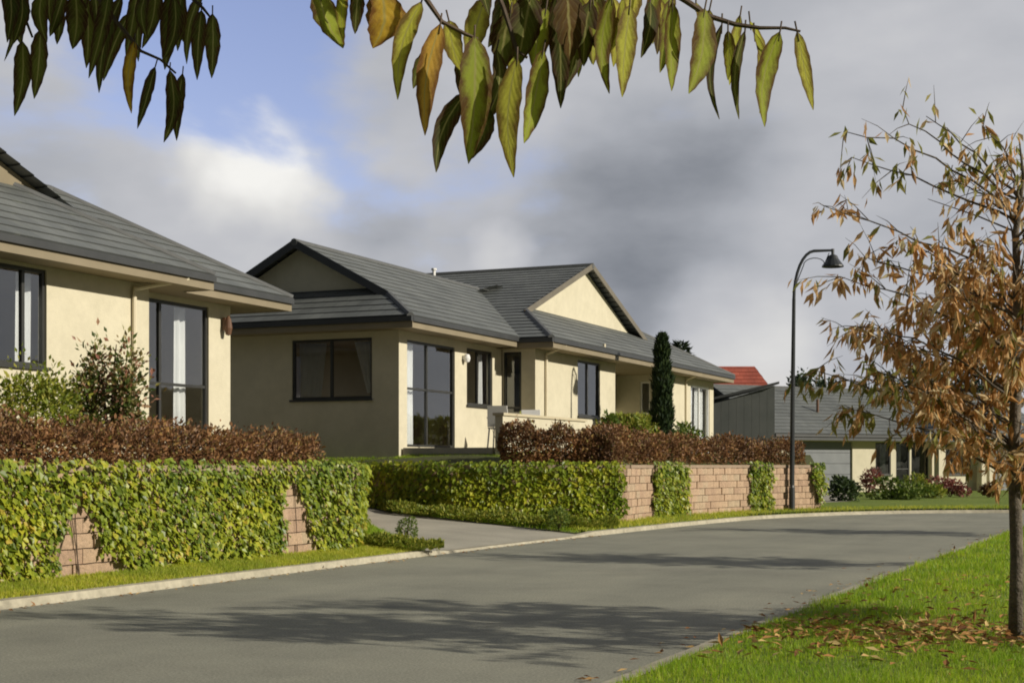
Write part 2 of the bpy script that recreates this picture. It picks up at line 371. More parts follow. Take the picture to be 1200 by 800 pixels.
tone = mth('ADD', tone, mth('MULTIPLY', blob(*pxdir(870,410), R(0), R(4.5)), .30))
tone = mth('SUBTRACT', tone, mth('MULTIPLY', blob(*pxdir(770,280), R(0.3), R(6.5)), .30))
tone = mth('SUBTRACT', tone, mth('MULTIPLY', blob(*pxdir(1000,310), R(0.5), R(5.0)), .06))
tone = mth('SUBTRACT', tone, mth('MULTIPLY', blob(*pxdir(440,240), R(0), R(2.6)), .14))
tone = mth('SUBTRACT', tone, mth('MULTIPLY', mth('SUBTRACT', 1.0, blob(R(2), R(10), R(36), R(76))), .52))  # unseen sky away from this cap is darkened to cut fill light
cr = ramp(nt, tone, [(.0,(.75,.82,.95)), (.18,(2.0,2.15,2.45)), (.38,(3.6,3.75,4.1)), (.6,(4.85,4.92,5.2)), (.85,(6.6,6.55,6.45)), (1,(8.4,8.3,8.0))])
bl = nt.nodes.new('ShaderNodeMix'); bl.data_type = 'RGBA'; bl.blend_type = 'MULTIPLY'; bl.inputs['Factor'].default_value = 1
nt.links.new(sky.outputs[0], bl.inputs['A']); bl.inputs['B'].default_value = (1.55,1.30,1.50,1)
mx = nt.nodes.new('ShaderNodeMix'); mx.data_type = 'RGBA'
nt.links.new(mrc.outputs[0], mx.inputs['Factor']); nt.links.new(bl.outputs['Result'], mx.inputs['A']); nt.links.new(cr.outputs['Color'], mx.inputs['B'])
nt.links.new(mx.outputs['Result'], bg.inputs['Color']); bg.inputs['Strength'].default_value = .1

sl = bpy.data.lights.new('sun', 'SUN'); sl.energy = 4.5; sl.angle = R(.55); sl.color = (1,.93,.79)
so = bpy.data.objects.new('sun', sl); COL.objects.link(so); so.rotation_euler = (-sd).to_track_quat('-Z','Y').to_euler(); so.location = (20,5,30)
cam = bpy.data.cameras.new('camera'); cam.sensor_width = 36; cam.lens = F*36/1200; cam.shift_y = (HZ-400)/1200
cam.clip_start = .05; cam.clip_end = 3000
co = bpy.data.objects.new('camera', cam); COL.objects.link(co); co.location = (0,0,EYE); co.rotation_euler = (R(90),0,PSI); S.camera = co
S.view_settings.view_transform = 'Standard'; S.view_settings.look = 'None'; S.view_settings.exposure = 0.12; S.view_settings.gamma = 1
S.cycles.max_bounces = 8; S.cycles.transparent_max_bounces = 12
S.cycles.use_denoising = True; S.cycles.pixel_filter_type = 'BLACKMAN_HARRIS'; S.cycles.filter_width = 1.9

# ------------------------------------------------------------------ setting: ground, road, kerbs, lawns
def catmull(pts, step=.5):
    P = [np.array(p, float) for p in pts]; P = [2*P[0]-P[1]]+P+[2*P[-1]-P[-2]]; out = []
    for i in range(1, len(P)-2):
        n = max(2, int(np.linalg.norm(P[i+1]-P[i])/step))
        for k in range(n):
            t = k/n
            out.append(.5*((2*P[i])+(-P[i-1]+P[i+1])*t+(2*P[i-1]-5*P[i]+4*P[i+1]-P[i+2])*t*t+(-P[i-1]+3*P[i]-3*P[i+1]+P[i+2])*t**3))
    out.append(P[-2]); return np.array(out)
def offset(c, d):                         # to the right of travel for d > 0
    t = np.gradient(c, axis=0); t /= np.linalg.norm(t, axis=1, keepdims=True)
    return c+np.stack([t[:,1], -t[:,0]], 1)*d
LK = catmull([(-9.1,-14),(-9.1,0),(-9.12,10),(-9.15,17),(-9.1,22),(-8.95,26),(-8.75,29.5),(-8.25,33.5),(-7.0,36.9),(-5.1,39.2),(-2.2,40.5),(4,41.2),(20,41.6),(45,41.8)])
RK = catmull([(-2.76,-14),(-2.76,0),(-2.75,10),(-2.68,16),(-2.56,21),(-2.40,27),(-1.9,30.4),(-.6,32.9),(2,34.4),(8,35.1),(20,35.3),(45,35.4)])
def ribbon(name, a, b, za, zb, mat, rows=1, kind='structure', **k):
    m = MB(); n = min(len(a), len(b)); vs = []; fs = []
    for i in range(n):
        for r in range(rows+1):
            t = r/rows; p = a[i]*(1-t)+b[i]*t; vs.append((p[0],p[1],za*(1-t)+zb*t))
    for i in range(n-1):
        for r in range(rows): q = i*(rows+1)+r; fs.append((q,q+1,q+rows+2,q+rows+1))
    m.add(vs, fs); return tag(m.build(name, mat), kind=kind)
def resample(c, n):
    s = np.r_[0, np.cumsum(np.linalg.norm(np.diff(c, axis=0), axis=1))]; t = np.linspace(0, s[-1], n)
    return np.stack([np.interp(t, s, c[:,0]), np.interp(t, s, c[:,1])], 1)
m = MB(); m.add([(-900,-900,-.06),(900,-900,-.06),(900,1500,-.06),(-900,1500,-.06)], [(0,1,2,3)]); tag(m.build('ground', M['far']), kind='structure')
ribbon('road', resample(LK,160), resample(RK,160), 0, 0, M['road'], 8)
def kerb(name, c, side, low=None):
    m = MB(); rows = []
    o = [offset(c, side*d) for d in (0, .03, .14, .14)]
    for i in range(len(c)):
        h = .075
        if low and low[0] < c[i][1] < low[1] and c[i][0] < -8: 
            e = min(c[i][1]-low[0], low[1]-c[i][1]); h = .075-.045*min(1, e/.5)
        w = .006*math.sin(i*2.1)
        rows.append([(o[0][i][0]+w,o[0][i][1],-.02),(o[1][i][0]+w,o[1][i][1],h),(o[2][i][0],o[2][i][1],h+.005),(o[3][i][0],o[3][i][1],-.02)])
    vs = [p for r in rows for p in r]; fs = []
    for i in range(len(c)-1):
        for k in range(3): q = i*4+k; fs.append((q,q+1,q+5,q+4))
    m.add(vs, fs); return tag(m.build(name, M['kerb']), kind='structure')
DR = (17.9, 23.9)
kerb('kerb', LK, -1, DR); kerb('kerb', RK, 1)
# gutter channel of paler concrete along both kerbs

# wall line on the left: in front of it runs the verge
WL = [(-9.9,1.0),(-9.92,10.5),(-9.84,16.95)]              # near wall, then its return back up the drive
WLR = [(-9.84,16.95),(-12.3,21.4),(-14.75,24.9)]
LKn = LK
wk = offset(LK, -.85)
far_wall = [p for p in wk if p[1] > 28.4 and p[0] < 0 and 600+F*(cs*p[0]+sn*p[1])/(-sn*p[0]+cs*p[1]) < 984]
WR = catmull([(-19.0,26.9),(-16.5,26.5),(-14.0,25.95),(-12.7,25.82),(-11.2,26.35),(-9.55,27.35)], .3)
WR = np.vstack([WR, np.array(far_wall)])
# verge
vb = [(-9.83,-14),(-9.83,1),(-9.86,10.5),(-9.8,17.3)]
a = resample(offset(np.array([p for p in LK if p[1] < 17.9]), -.15), 60); b = resample(np.array(vb), 60)
ribbon('verge', a, b, .077, .15, M['grassbase'], 3)
ka = offset(np.array([p for p in LK if p[1] > 23.9]), -.15)
kb = np.vstack([[(-9.7,27.0)], offset(np.array([p for p in LK if p[1] > 27.5]), -.9)])
kb = np.vstack([np.linspace((-10.6,26.0),(-9.7,27.0),6), kb])
ribbon('verge', resample(ka,120), resample(kb,120), .077, .15, M['grassbase'], 2)
# drive rising between the walls
def sheet(name, quadpts, mat, nu=20, nv=12, zf=None):
    A,B,C_,D_ = [np.array(q, float) for q in quadpts]; vs = []; fs = []
    for i in range(nu+1):
        for j in range(nv+1):
            u,v = i/nu, j/nv
            p = (A*(1-u)+B*u)*(1-v)+(D_*(1-u)+C_*u)*v
            if zf: p = np.array([p[0],p[1],zf(p[0],p[1])])
            vs.append(tuple(p))
    for i in range(nu):
        for j in range(nv): q = i*(nv+1)+j; fs.append((q,q+nv+1,q+nv+2,q+1))
    m = MB(); m.add(vs, fs); return tag(m.build(name, mat), kind='structure')
def zdrive(x, y): return .035 + max(0, -9.2-x)*.055 + max(0,-14-x)*.09
DRV = [(-9.26,17.95,0),(-9.20,23.85,0),(-15.6,26.3,0),(-14.6,25.0,0)]
sheet('driveway', DRV, M['drive'], 14, 24, zdrive)
sheet('driveway', [(-14.6,25.0,0),(-15.6,26.3,0),(-24,26.5,0),(-24,25.0,0)], M['drive'], 8, 16, lambda x,y: zdrive(x,y)+.004)
sheet('planting_bed', [(-9.26,17.4,0),(-9.26,18.1,0),(-13.2,23.0,0),(-13.2,21.6,0)], M['gardenbase'], 6, 10, lambda x,y: zdrive(x,y)+.008)
sheet('planting_bed', [(-9.19,23.8,0),(-9.4,27.4,0),(-16.4,27.3,0),(-15.6,26.2,0)], M['gardenbase'], 10, 14, lambda x,y: zdrive(x,y)+.012)
# raised gardens held up by the walls
def zgar(x, y): return 1.16 + min(1, max(0, (-10.2-x)/4.0))*.10
sheet('raised_garden', [(-10.05,1,0),(-10.0,17.7,0),(-14.9,24.9,0),(-15.0,1,0)], M['gardenbase'], 40, 14, zgar)
sheet('raised_garden', [(-15.0,1,0),(-14.9,24.9,0),(-26,25.0,0),(-26,1,0)], M['gardenbase'], 10, 6, lambda x,y: 1.26)
gp = WR[::1]
g2 = offset(gp, -.18)
m = MB(); vs = []; fs = []
back = []
for p in g2:
    if p[1] < 28.2: back.append((min(p[0]-.3, -10.4), 55) if False else (p[0], 52.0))
    else: back.append((p[0]-14, max(52.0, p[1]+10)))
bx = np.linspace(-24, -14, len(g2)); 
for i, p in enumerate(g2):
    q = (-24+10.5*i/(len(g2)-1), 53.5)
    for j in range(13):
        t = j/12; x = p[0]*(1-t)+q[0]*t; y = p[1]*(1-t)+q[1]*t
        d = math.hypot(x-p[0], y-p[1]); vs.append((x, y, 1.20+min(1, d/1.3)*.33))
for i in range(len(g2)-1):
    for j in range(12): k = i*13+j; fs.append((k,k+1,k+14,k+13))
m.add(vs, fs); tag(m.build('raised_garden', M['gardenbase']), kind='structure')
# right-hand lawn
ra = offset(RK, .15)
m = MB(); vs = []; fs = []; dd = [0,.5,1,2,3.5,6,10,16,30]
def zlawn(x, y, d): return .082 + .09*min(1,d/3) + .02*math.sin(x*1.1+.4)*math.sin(y*.7)*min(1,d)
ro = [ra]
for i in range(len(ra)):
    ex = ra[i][0]; ey = ra[i][1]
    for d in dd:
        x = ex+d if ey < 27 else ex + d*max(0.0, (33.2-ey)/6.2) ; y = ey if ey < 27 else ey - d*min(1,(ey-27)/6.2)
        vs.append((x, y, zlawn(x,y,d)))
nd = len(dd)
for i in range(len(ra)-1):
    if ra[i][0] > 3: break
    for j in range(nd-1): k = i*nd+j; fs.append((k,k+1,k+nd+1,k+nd))
m.add(vs, fs); tag(m.build('lawn', M['grassbase']), kind='structure')
# land beyond the bend
fo = offset(LK, -.15)
fo2 = np.array([p for p in fo if p[1] > 33 or p[0] > -7.5])
m = MB(); vs = []; fs = []
for i, p in enumerate(fo2):
    for t in (0, .7, 3, 10, 30, 80):
        dv = np.array((-sn*1.0+ (p[0]+8)*.012, cs)); dv = dv/np.linalg.norm(dv)
        q = p+dv*t; vs.append((q[0], q[1], .118+min(t,3)*.01))
for i in range(len(fo2)-1):
    for j in range(5): k = i*6+j; fs.append((k,k+1,k+7,k+6))
m.add(vs, fs); tag(m.build('far_lawn', M['grassbase']), kind='structure')

m = MB(); vs = []; fs = []; na = 60  # unseen hill, added to darken the lower part of window reflections
for i in range(na+1):
    az = R(0+115*i/na); e = min(1, i/9)*min(1,(na-i)/8)
    hgt = (7.5+2.5*math.sin(i*.5)+1.5*math.sin(i*1.7)+.9*math.sin(i*3.9))*e
    for j, (rr, hf) in enumerate(((88,-.01),(96,.45),(106,.85),(118,1.0),(150,.9),(200,-.01))):
        vs.append((math.sin(az)*rr, math.cos(az)*rr, hgt*hf-.05))
for i in range(na):
    for j in range(5): q = i*6+j; fs.append((q,q+1,q+7,q+6))
m.add(vs, fs); tag(m.build('added_hill', M['added_hill'], smooth=True), kind='structure')

# ------------------------------------------------------------------ grass blades
def blades(name, X, Y, Z, hh, ww, mat, lean=.45):
    n = len(X); a = rng.uniform(0, 2*math.pi, n); ln = rng.normal(0, lean, n)*hh; la = rng.uniform(0, 2*math.pi, n)
    c = np.stack([np.cos(a), np.sin(a), np.zeros(n)], 1)*(ww/2)[:,None]
    P = np.stack([X,Y,Z], 1)
    T = P+np.stack([np.cos(la)*ln, np.sin(la)*ln, hh], 1)
    V = np.stack([P-c, P+c, T], 1).reshape(-1,3)
    return tag(mesh_obj(name, V, np.arange(3*n).reshape(-1,3).tolist(), mat), kind='stuff')
def zlawn_np(x, y, d): return .082+.09*np.minimum(1,d/3)+.02*np.sin(x*1.1+.4)*np.sin(y*.7)*np.minimum(1,d)
def rkx(y): return np.interp(y, ra[:,1][:80], ra[:,0][:80])
n = 120000
Dd = 7.2*np.exp(rng.uniform(0, 1, n)*math.log(34/7.2)); pxs = rng.uniform(640, 1290, n)
l = (pxs-600)/F*Dd; X = -sn*Dd+cs*l; Y = cs*Dd+sn*l
keep = (X > rkx(Y)-.02) & (Y < 29)
X, Y, Dd = X[keep], Y[keep], Dd[keep]
clump = np.sin(X*3.1+np.sin(Y*2.3))*np.cos(Y*2.7+np.sin(X*1.7))
hh = rng.uniform(.018,.052, len(X))*(1+.35*clump)*np.clip(Dd/10,1,1.5); ww = .0045*np.clip(Dd/7,1,4)
blades('grass', X, Y, zlawn_np(X,Y,X-rkx(Y))-.004, hh, ww, M['grass'])
n = 26000
Y = rng.uniform(8.2, 17.8, n); X = rng.uniform(-9.84,-9.24, n)
blades('grass', X, Y, .077+(-9.25-X)*.12, rng.uniform(.018,.045,n), np.full(n,.009), M['vergegrass'])
n = 14000
i = rng.integers(0, len(kb)-1, n); kaR, kbR = resample(ka, 400), resample(kb, 400)
i = (rng.uniform(0,1,n)**1.2*250).astype(int); t = rng.uniform(0,1,n)[:,None]
P = kaR[i]*(1-t)+kbR[i]*t+rng.normal(0,.05,(n,2))
blades('grass', P[:,0], P[:,1], .077+.07*t[:,0], rng.uniform(.04,.09,n), np.full(n,.018), M['vergegrass'])

def tri_blades(quad, n, zf, h0, h1, w):
    A,B,C_,D_ = [np.array(q[:2], float) for q in quad]; u = rng.uniform(0,1,n)[:,None]; v = rng.uniform(0,1,n)[:,None]
    P = (A*(1-u)+B*u)*(1-v)+(D_*(1-u)+C_*u)*v
    blades('grass', P[:,0], P[:,1], np.array([zf(*p) for p in P]), rng.uniform(h0,h1,n), np.full(n,w), M['grass'])
tri_blades([(-9.26,23.9),(-9.5,27.0),(-16.0,26.6),(-15.5,26.3)], 8000, lambda x,y: zdrive(x,y)+.005, .03, .09, .018)
tri_blades([(-9.3,17.45),(-9.3,18.0),(-13.1,22.9),(-13.1,21.7)], 5000, lambda x,y: zdrive(x,y)+.005, .03, .08, .014)
tri_blades([(-15.0,27.0),(-10.9,27.3),(-10.9,29.5),(-15.0,27.85)], 7000, lambda x,y: 1.18+min(1,max(0,(y-26.8)/1.3))*.33, .02, .05, .012)
tri_blades([(-20.0,27.3),(-15.0,27.0),(-15.0,27.85),(-20.0,27.85)], 5000, lambda x,y: 1.18+min(1,max(0,(y-26.9)/1.3))*.33, .02, .05, .012)
# fallen leaves under the young tree and along the gutter
n = 1000
TX, TY = -.80, 9.79
X = np.r_[rng.normal(-1.25,.85,n), rng.uniform(-2.5,1.0,420)]; Y = np.r_[rng.normal(9.95,.60,n), rng.uniform(8,15,420)]
k = X > rkx(Y)+.05; X, Y = X[k], Y[k]
z = zlawn_np(X,Y,X-rkx(Y))+rng.uniform(.02,.06,len(X))
D3 = np.stack([rng.normal(size=len(X)), rng.normal(size=len(X)), rng.normal(0,.25,len(X))],1)
N3 = np.tile((0,0,1.),(len(X),1))+rng.normal(0,.35,(len(X),3))
V = kites(np.stack([X,Y,z],1), D3, N3, rng.uniform(.06,.11,len(X)), rng.uniform(.025,.04,len(X)), .2)
ng = 260
ci = rng.integers(36, 110, ng); cc = offset(RK, -.03)[ci]+rng.normal(0,.05,(ng,2))-np.abs(rng.normal(0,.18,ng))[:,None]*np.array([1,0])
Vg = kites(np.c_[cc, np.full(ng,.018)], np.c_[rng.normal(size=(ng,2)), rng.normal(0,.1,ng)], np.tile((0,0,1.),(ng,1))+rng.normal(0,.25,(ng,3)), rng.uniform(.05,.09,ng), .03, .2)
ci = rng.integers(30, 76, 360); cc = offset(LK, .10)[ci]+np.abs(rng.normal(0,.09,360))[:,None]*np.array([1,0])+rng.normal(0,.12,(360,2))*np.array([0,1])
Vh = kites(np.c_[cc, np.full(360,.02)], np.c_[rng.normal(size=(360,2)), rng.normal(0,.1,360)], np.tile((0,0,1.),(360,1))+rng.normal(0,.25,(360,3)), rng.uniform(.03,.07,360), .025, .2)
tag(kite_obj('fallen_leaves', np.vstack([V,Vg,Vh]), M['litter']), kind='stuff')

# ------------------------------------------------------------------ block retaining walls with ivy
def polylen(c): return np.r_[0, np.cumsum(np.linalg.norm(np.diff(c, axis=0), axis=1))]
def along(c, s):
    L = polylen(c); sc_ = np.ndim(s) == 0; s = np.clip(np.atleast_1d(s), 0, L[-1]-1e-6); i = np.clip(np.searchsorted(L, s, 'right')-1, 0, len(c)-2)
    ln = (L[i+1]-L[i])[:,None]; t = (s-L[i])[:,None]/ln
    P, T = c[i]*(1-t)+c[i+1]*t, (c[i+1]-c[i])/ln
    return (P[0], T[0]) if sc_ else (P, T)
def block_wall(name, c, z0f, ztop, label, thick=.24):
    c = np.array(c, float); L = polylen(c)[-1]
    root = empty(name, (c[0][0],c[0][1],0), label, 'wall')
    m = MB(); rh = .155; bl = .31
    rows = int((ztop-.06-.0)/rh)+1
    for r in range(rows):
        zt = ztop-.07-r*rh; zb = zt-rh+.005
        s = -(bl/2 if r%2 else 0)
        while s < L:
            a_, b_ = max(s,0), min(s+bl-.005, L)
            if b_-a_ > .05:
                pa,_ = along(c, a_); pb,_ = along(c, b_); t = pb-pa; ln = np.linalg.norm(t); t = t/ln; nn = np.array((t[1],-t[0]))
                ox = random.uniform(-.012,.016)
                # split face: bowed outward in the middle
                mid = (pa+pb)/2+nn*(ox+.026)
                e = nn*ox
                A = pa+e; B = pb+e; A2 = pa-nn*thick*.6; B2 = pb-nn*thick*.6
                vs = [(*A,zb),(*mid,zb+.006),(*B,zb),(*B2,zb),(*A2,zb),(*A,zt),(*mid,zt-.006),(*B,zt),(*B2,zt),(*A2,zt)]
                if zt > z0f-.1: m.add(vs, [(0,1,6,5),(1,2,7,6),(2,3,8,7),(3,4,9,8),(4,0,5,9),(5,6,7,8,9)])
            s += bl
    m.build('blockwork', M['block'], root)
    m = MB(); cp = []
    n_ = max(2, int(L/.5)); 
    for k in range(n_):
        pa,ta = along(c, L*k/n_); pb,tb = along(c, L*(k+1)/n_-.006)
        na = np.array((ta[1],-ta[0])); nb = na
        vs = []
        for z in (ztop-.068, ztop):
            vs += [(*(pa+na*.035),z),(*(pb+nb*.035),z),(*(pb-nb*thick),z),(*(pa-na*thick),z)]
        m.add(vs, [(0,3,2,1),(4,5,6,7),(0,1,5,4),(1,2,6,5),(2,3,7,6),(3,0,4,7)])
    m.build('coping', M['mortar'], root)
    m = MB()
    for k in range(n_):
        pa,ta = along(c, L*k/n_); pb,tb = along(c, L*(k+1)/n_); na = np.array((ta[1],-ta[0]))
        vs = []
        for z in (-.05, ztop-.072): vs += [(*(pa-na*.05),z),(*(pb-na*.05),z),(*(pb-na*.13),z),(*(pa-na*.13),z)]
        m.add(vs, [(0,3,2,1),(4,5,6,7),(0,1,5,4),(1,2,6,5),(2,3,7,6),(3,0,4,7)])
    m.build('core', M['mortar'], root)
    return root
ZT = 1.25
cL = np.vstack([np.array(WL)])
block_wall('retaining_wall', cL, .12, ZT, 'long pinkish block retaining wall beside the near verge, mostly under ivy')
cLR = catmull(WLR, .6)
block_wall('retaining_wall', cLR, .12, ZT-.02, 'block wall turning back along the near side of the driveway')
block_wall('retaining_wall', WR, .12, ZT+.01, 'curved pinkish block retaining wall beyond the driveway with bare block panels')

def ivy(label, c, s0, s1, z0, z1, dens, mask, mat, size=.075, grp=None, thick=.075, z0fun=None):
    c = np.array(c, float); n = int((s1-s0)*(z1-z0)*dens)
    s = rng.uniform(s0, s1, n); z = rng.uniform(z0, z1+.07, n)
    k = np.array([mask(a, b) for a, b in zip(s, z)]); s, z = s[k], z[k]; n = len(s)
    P, T = along(c, s); N = np.stack([T[:,1], -T[:,0], np.zeros(n)], 1); T3 = np.c_[T, np.zeros(n)]
    puff = (np.sin(s*3.7+np.sin(z*5))*np.sin(z*6+s*1.9)*.5+.5)*thick
    dep = rng.uniform(.0, 1, n)**.6*puff+.035
    n_w = rng.uniform(0,1,n) < .04; dep[n_w] += rng.uniform(.03,.12,n_w.sum())
    dep[z > z1-.09] += .045
    z = np.where(z > z1-.02, z+rng.uniform(0,.05,n), z)
    over = z > z1+.03
    P3 = np.c_[P, z]+N*dep[:,None]
    P3[over] -= N[over]*rng.uniform(0,.22,over.sum())[:,None]
    Dv = np.tile((0,0,-1.), (n,1))*.9+N*.55+T3*rng.normal(0,.75,n)[:,None]+rng.normal(0,.25,(n,3))
    Nv = N+np.tile((0,0,.45),(n,1))+rng.normal(0,.32,(n,3))
    sz = rng.uniform(.45,1.45,n)*size
    V = kites(P3, Dv, Nv, sz*rng.uniform(1.0,1.35,n), sz*rng.uniform(.75,1.05,n), .18)
    p0 = P3.mean(0); p0[2] = .15
    root = empty('climbing_ivy', tuple(p0), label, 'ivy', grp)
    kite_obj('foliage', V, mat, root, tuple(p0))
    m = MB()
    for _ in range(max(3,int((s1-s0)*1.6))):
        a_ = random.uniform(s0, s1); pts = []
        z_ = z0
        while z_ < z1-.05:
            if mask(a_, z_) or not pts:
                p, t = along(c, np.array([a_])); nn = np.array((t[0][1],-t[0][0])); q = p[0]+nn*.035; pts.append((q[0],q[1],z_))
            a_ += random.uniform(-.08,.08); z_ += .12
            a_ = min(max(a_, s0), s1)
        if len(pts) > 1: m.tube(pts, .006, 4)
    Pq,Tq = along(c, np.linspace(s0,s1,int((s1-s0)/.3)+2)); m.tube([(p[0]+t[1]*.035,p[1]-t[0]*.035,z0) for p,t in zip(Pq,Tq)], .008, 4)
    m.build('stem', M['twig'], root, tuple(p0))
    return root
# left wall: s = Y-1 roughly; bare wedges near Y 11.2..12.3 and 15.5..16.3
def wob(z, k): return .07*math.sin(z*9+k)+.05*math.sin(z*23+k*2)+random.gauss(0,.035)
yl = lambda s: 1.0+s
def gap1(s, z):      # wedge widening to the ground
    y = yl(s); f = max(0,(1.16-z)/1.0)
    if z > 1.0: return False
    return 11.42-.10*f-.15*(z<.42)+wob(z,0) < y < 11.55+.55*f**1.3+.22*(z<.35)+wob(z,2)
def gap2(s, z):
    y = yl(s); f = max(0,(1.2-z)/1.05)
    if z > 1.12: return False
    return 15.32-.12*f+wob(z,4)*.6 < y < 15.42+.62*f+wob(z,1)*.6
G = 'ivy clumps climbing the block walls'
ivy('bright green ivy on the near wall, left of both wedges of bare blocks', cL, 7.0, 11.2, .14, 1.22, 1350, lambda s,z: not gap1(s,z) and yl(s) < 11.45+wob(z,0), M['ivy'], .06, G)
ivy('broad thick sheet of ivy on the near wall between two wedges of bare blocks', cL, 9.8, 15.3, .14, 1.22, 1350, lambda s,z: not gap1(s,z) and not gap2(s,z) and yl(s) > 11.45+wob(z,0) and yl(s) < 15.40+wob(z,4)*.4, M['ivy'], .06, G)
ivy('narrow ivy clump at the end of the near wall beside the driveway', cL, 14.0, 15.93, .14, 1.22, 1350, lambda s,z: not gap2(s,z) and yl(s) > 15.36+wob(z,4)*.4, M['ivy'], .06, G)
LR = polylen(cLR)[-1]
ivy('ivy on the wall that turns back along the near side of the driveway', cLR, 0, LR*.55, .14, 1.2, 500, lambda s,z: True, M['ivy'], .085, G)
# right wall, s measured along WR; px tells where the photo shows it
LW = polylen(WR)
def s_at(px):
    best = min(range(len(WR)), key=lambda i: abs(600+F*(cs*WR[i][0]+sn*WR[i][1])/(-sn*WR[i][0]+cs*WR[i][1])-px)); return LW[best]
sA, sB, sC, sD, sE, sF, sG, sH = [s_at(p) for p in (415, 741, 766, 806, 873, 898, 942, 990)]
zb = lambda s: .16+.30*max(0, 1-s/(sB*.75))
ivy('long dark to bright ivy mass on the curved wall beyond the driveway', WR, sA*.6, sB, .14, 1.25, 950, lambda s,z: z > zb(s) and s < sB-.12*abs(math.sin(z*7)), M['ivy_dark'], .075, G, .08)
ivy('square ivy clump between the narrow and the wide bare block panels', WR, sC, sD, .14, 1.25, 950, lambda s,z: sC+.1*abs(math.sin(z*6)) < s < sD-.1*abs(math.cos(z*5)), M['ivy'], .075, G)
ivy('small ivy clump on the far wall just left of the street lamp', WR, sE, sF, .14, 1.25, 950, lambda s,z: sE+.1*abs(math.sin(z*6)) < s < sF-.1*abs(math.cos(z*5)), M['ivy'], .075, G)
ivy('ivy clump at the far end of the curved wall, right of the street lamp', WR, sG, min(sH, LW[-1]-.05), .14, 1.25, 950, lambda s,z: s > sG+.5*max(0,(.9-z)), M['ivy'], .075, G, .16)

# ------------------------------------------------------------------ houses
class House:
    def __init__(s, root): s.root = root; s.T = .16
def wall_run(m, p0, p1, z0, z1, ops=(), T=.16, trim=0):
    p0, p1 = Vector((*p0,0)), Vector((*p1,0)); d = (p1-p0); L = d.length; d.normalize(); nin = Vector((-d.y,d.x,0))
    us = sorted({trim, L} | {o[0] for o in ops} | {o[1] for o in ops})
    for a, b in zip(us, us[1:]):
        if b-a < 1e-4: continue
        zs = [z0]
        for o in sorted(ops, key=lambda o: o[2]):
            if o[0] <= a+1e-5 and o[1] >= b-1e-5: zs += [o[2], o[3]]
        zs.append(z1)
        for k in range(0, len(zs), 2):
            if zs[k+1]-zs[k] > 1e-4: m.obox(p0, d, nin, (a,0,zs[k]), (b,T,zs[k+1]))
def frame_of(p0, p1):
    p0, p1 = Vector((*p0,0)), Vector((*p1,0)); d = (p1-p0).normalized(); return p0, d, Vector((-d.y,d.x,0))
def window(root, p0, p1, u0, u1, z0, z1, mull=(), rails=(), mat=None, name='window', curtains=(), fw=.055, sill=True, label=None, origin=None):
    mat = mat or M['alu']
    o, d, n = frame_of(p0, p1)
    w = MB(); a, b = .03, .10; e = .003
    w.obox(o,d,n,(u0+e,a,z0+e),(u0+fw,b,z1-e)); w.obox(o,d,n,(u1-fw,a,z0+e),(u1-e,b,z1-e))
    w.obox(o,d,n,(u0+fw,a,z1-fw),(u1-fw,b,z1-e)); w.obox(o,d,n,(u0+fw,a,z0+e),(u1-fw,b,z0+fw))
    for x in mull: w.obox(o,d,n,(x-.03,a+.005,z0+fw),(x+.03,b-.005,z1-fw))
    xs = [u0+fw]+[q for x in mull for q in (x-.03,x+.03)]+[u1-fw]
    for z in rails:
        for k in range(0, len(xs), 2): w.obox(o,d,n,(xs[k],a+.01,z-.025),(xs[k+1],b-.01,z+.025))
    if sill: w.obox(o,d,n,(u0-.04,-.05,z0-.05),(u1+.04,.028,z0-.002))
    wo = w.build(name, mat, root, origin)
    if label: wo['label'] = label
    g = MB()
    for k in range(0, len(xs), 2):
        v = [o+d*x+n*.066+Vector((0,0,z)) for x, z in ((xs[k],z0+fw),(xs[k+1],z0+fw),(xs[k+1],z1-fw),(xs[k],z1-fw))]
        g.add(v, [(0,1,2,3)])
    g.build('pane', M['glass'], wo, origin)
    for (ca, cb, cz0, cz1, slant) in curtains:
        c = MB(); nn = max(6,int((cb-ca)/.035)); vs = []; fs = []
        for i in range(nn+1):
            t = i/nn
            for j in range(5):
                tz = j/4; z = cz1+(cz0-cz1)*tz
                uu = ca+(cb-ca)*t
                if slant > 0: uu = cb-(cb-uu)*(1-slant*tz)
                if slant < 0: uu = ca+(uu-ca)*(1+slant*tz)
                dep = .24+.03*math.sin(t*(cb-ca)*40+.6*tz)
                vs.append(o+d*uu+n*dep+Vector((0,0,z)))
        for i in range(nn):
            for j in range(4): q = i*5+j; fs.append((q,q+5,q+6,q+1))
        c.add(vs, fs); c.build('curtain', M['curtain'], wo, origin, smooth=True)
    return wo
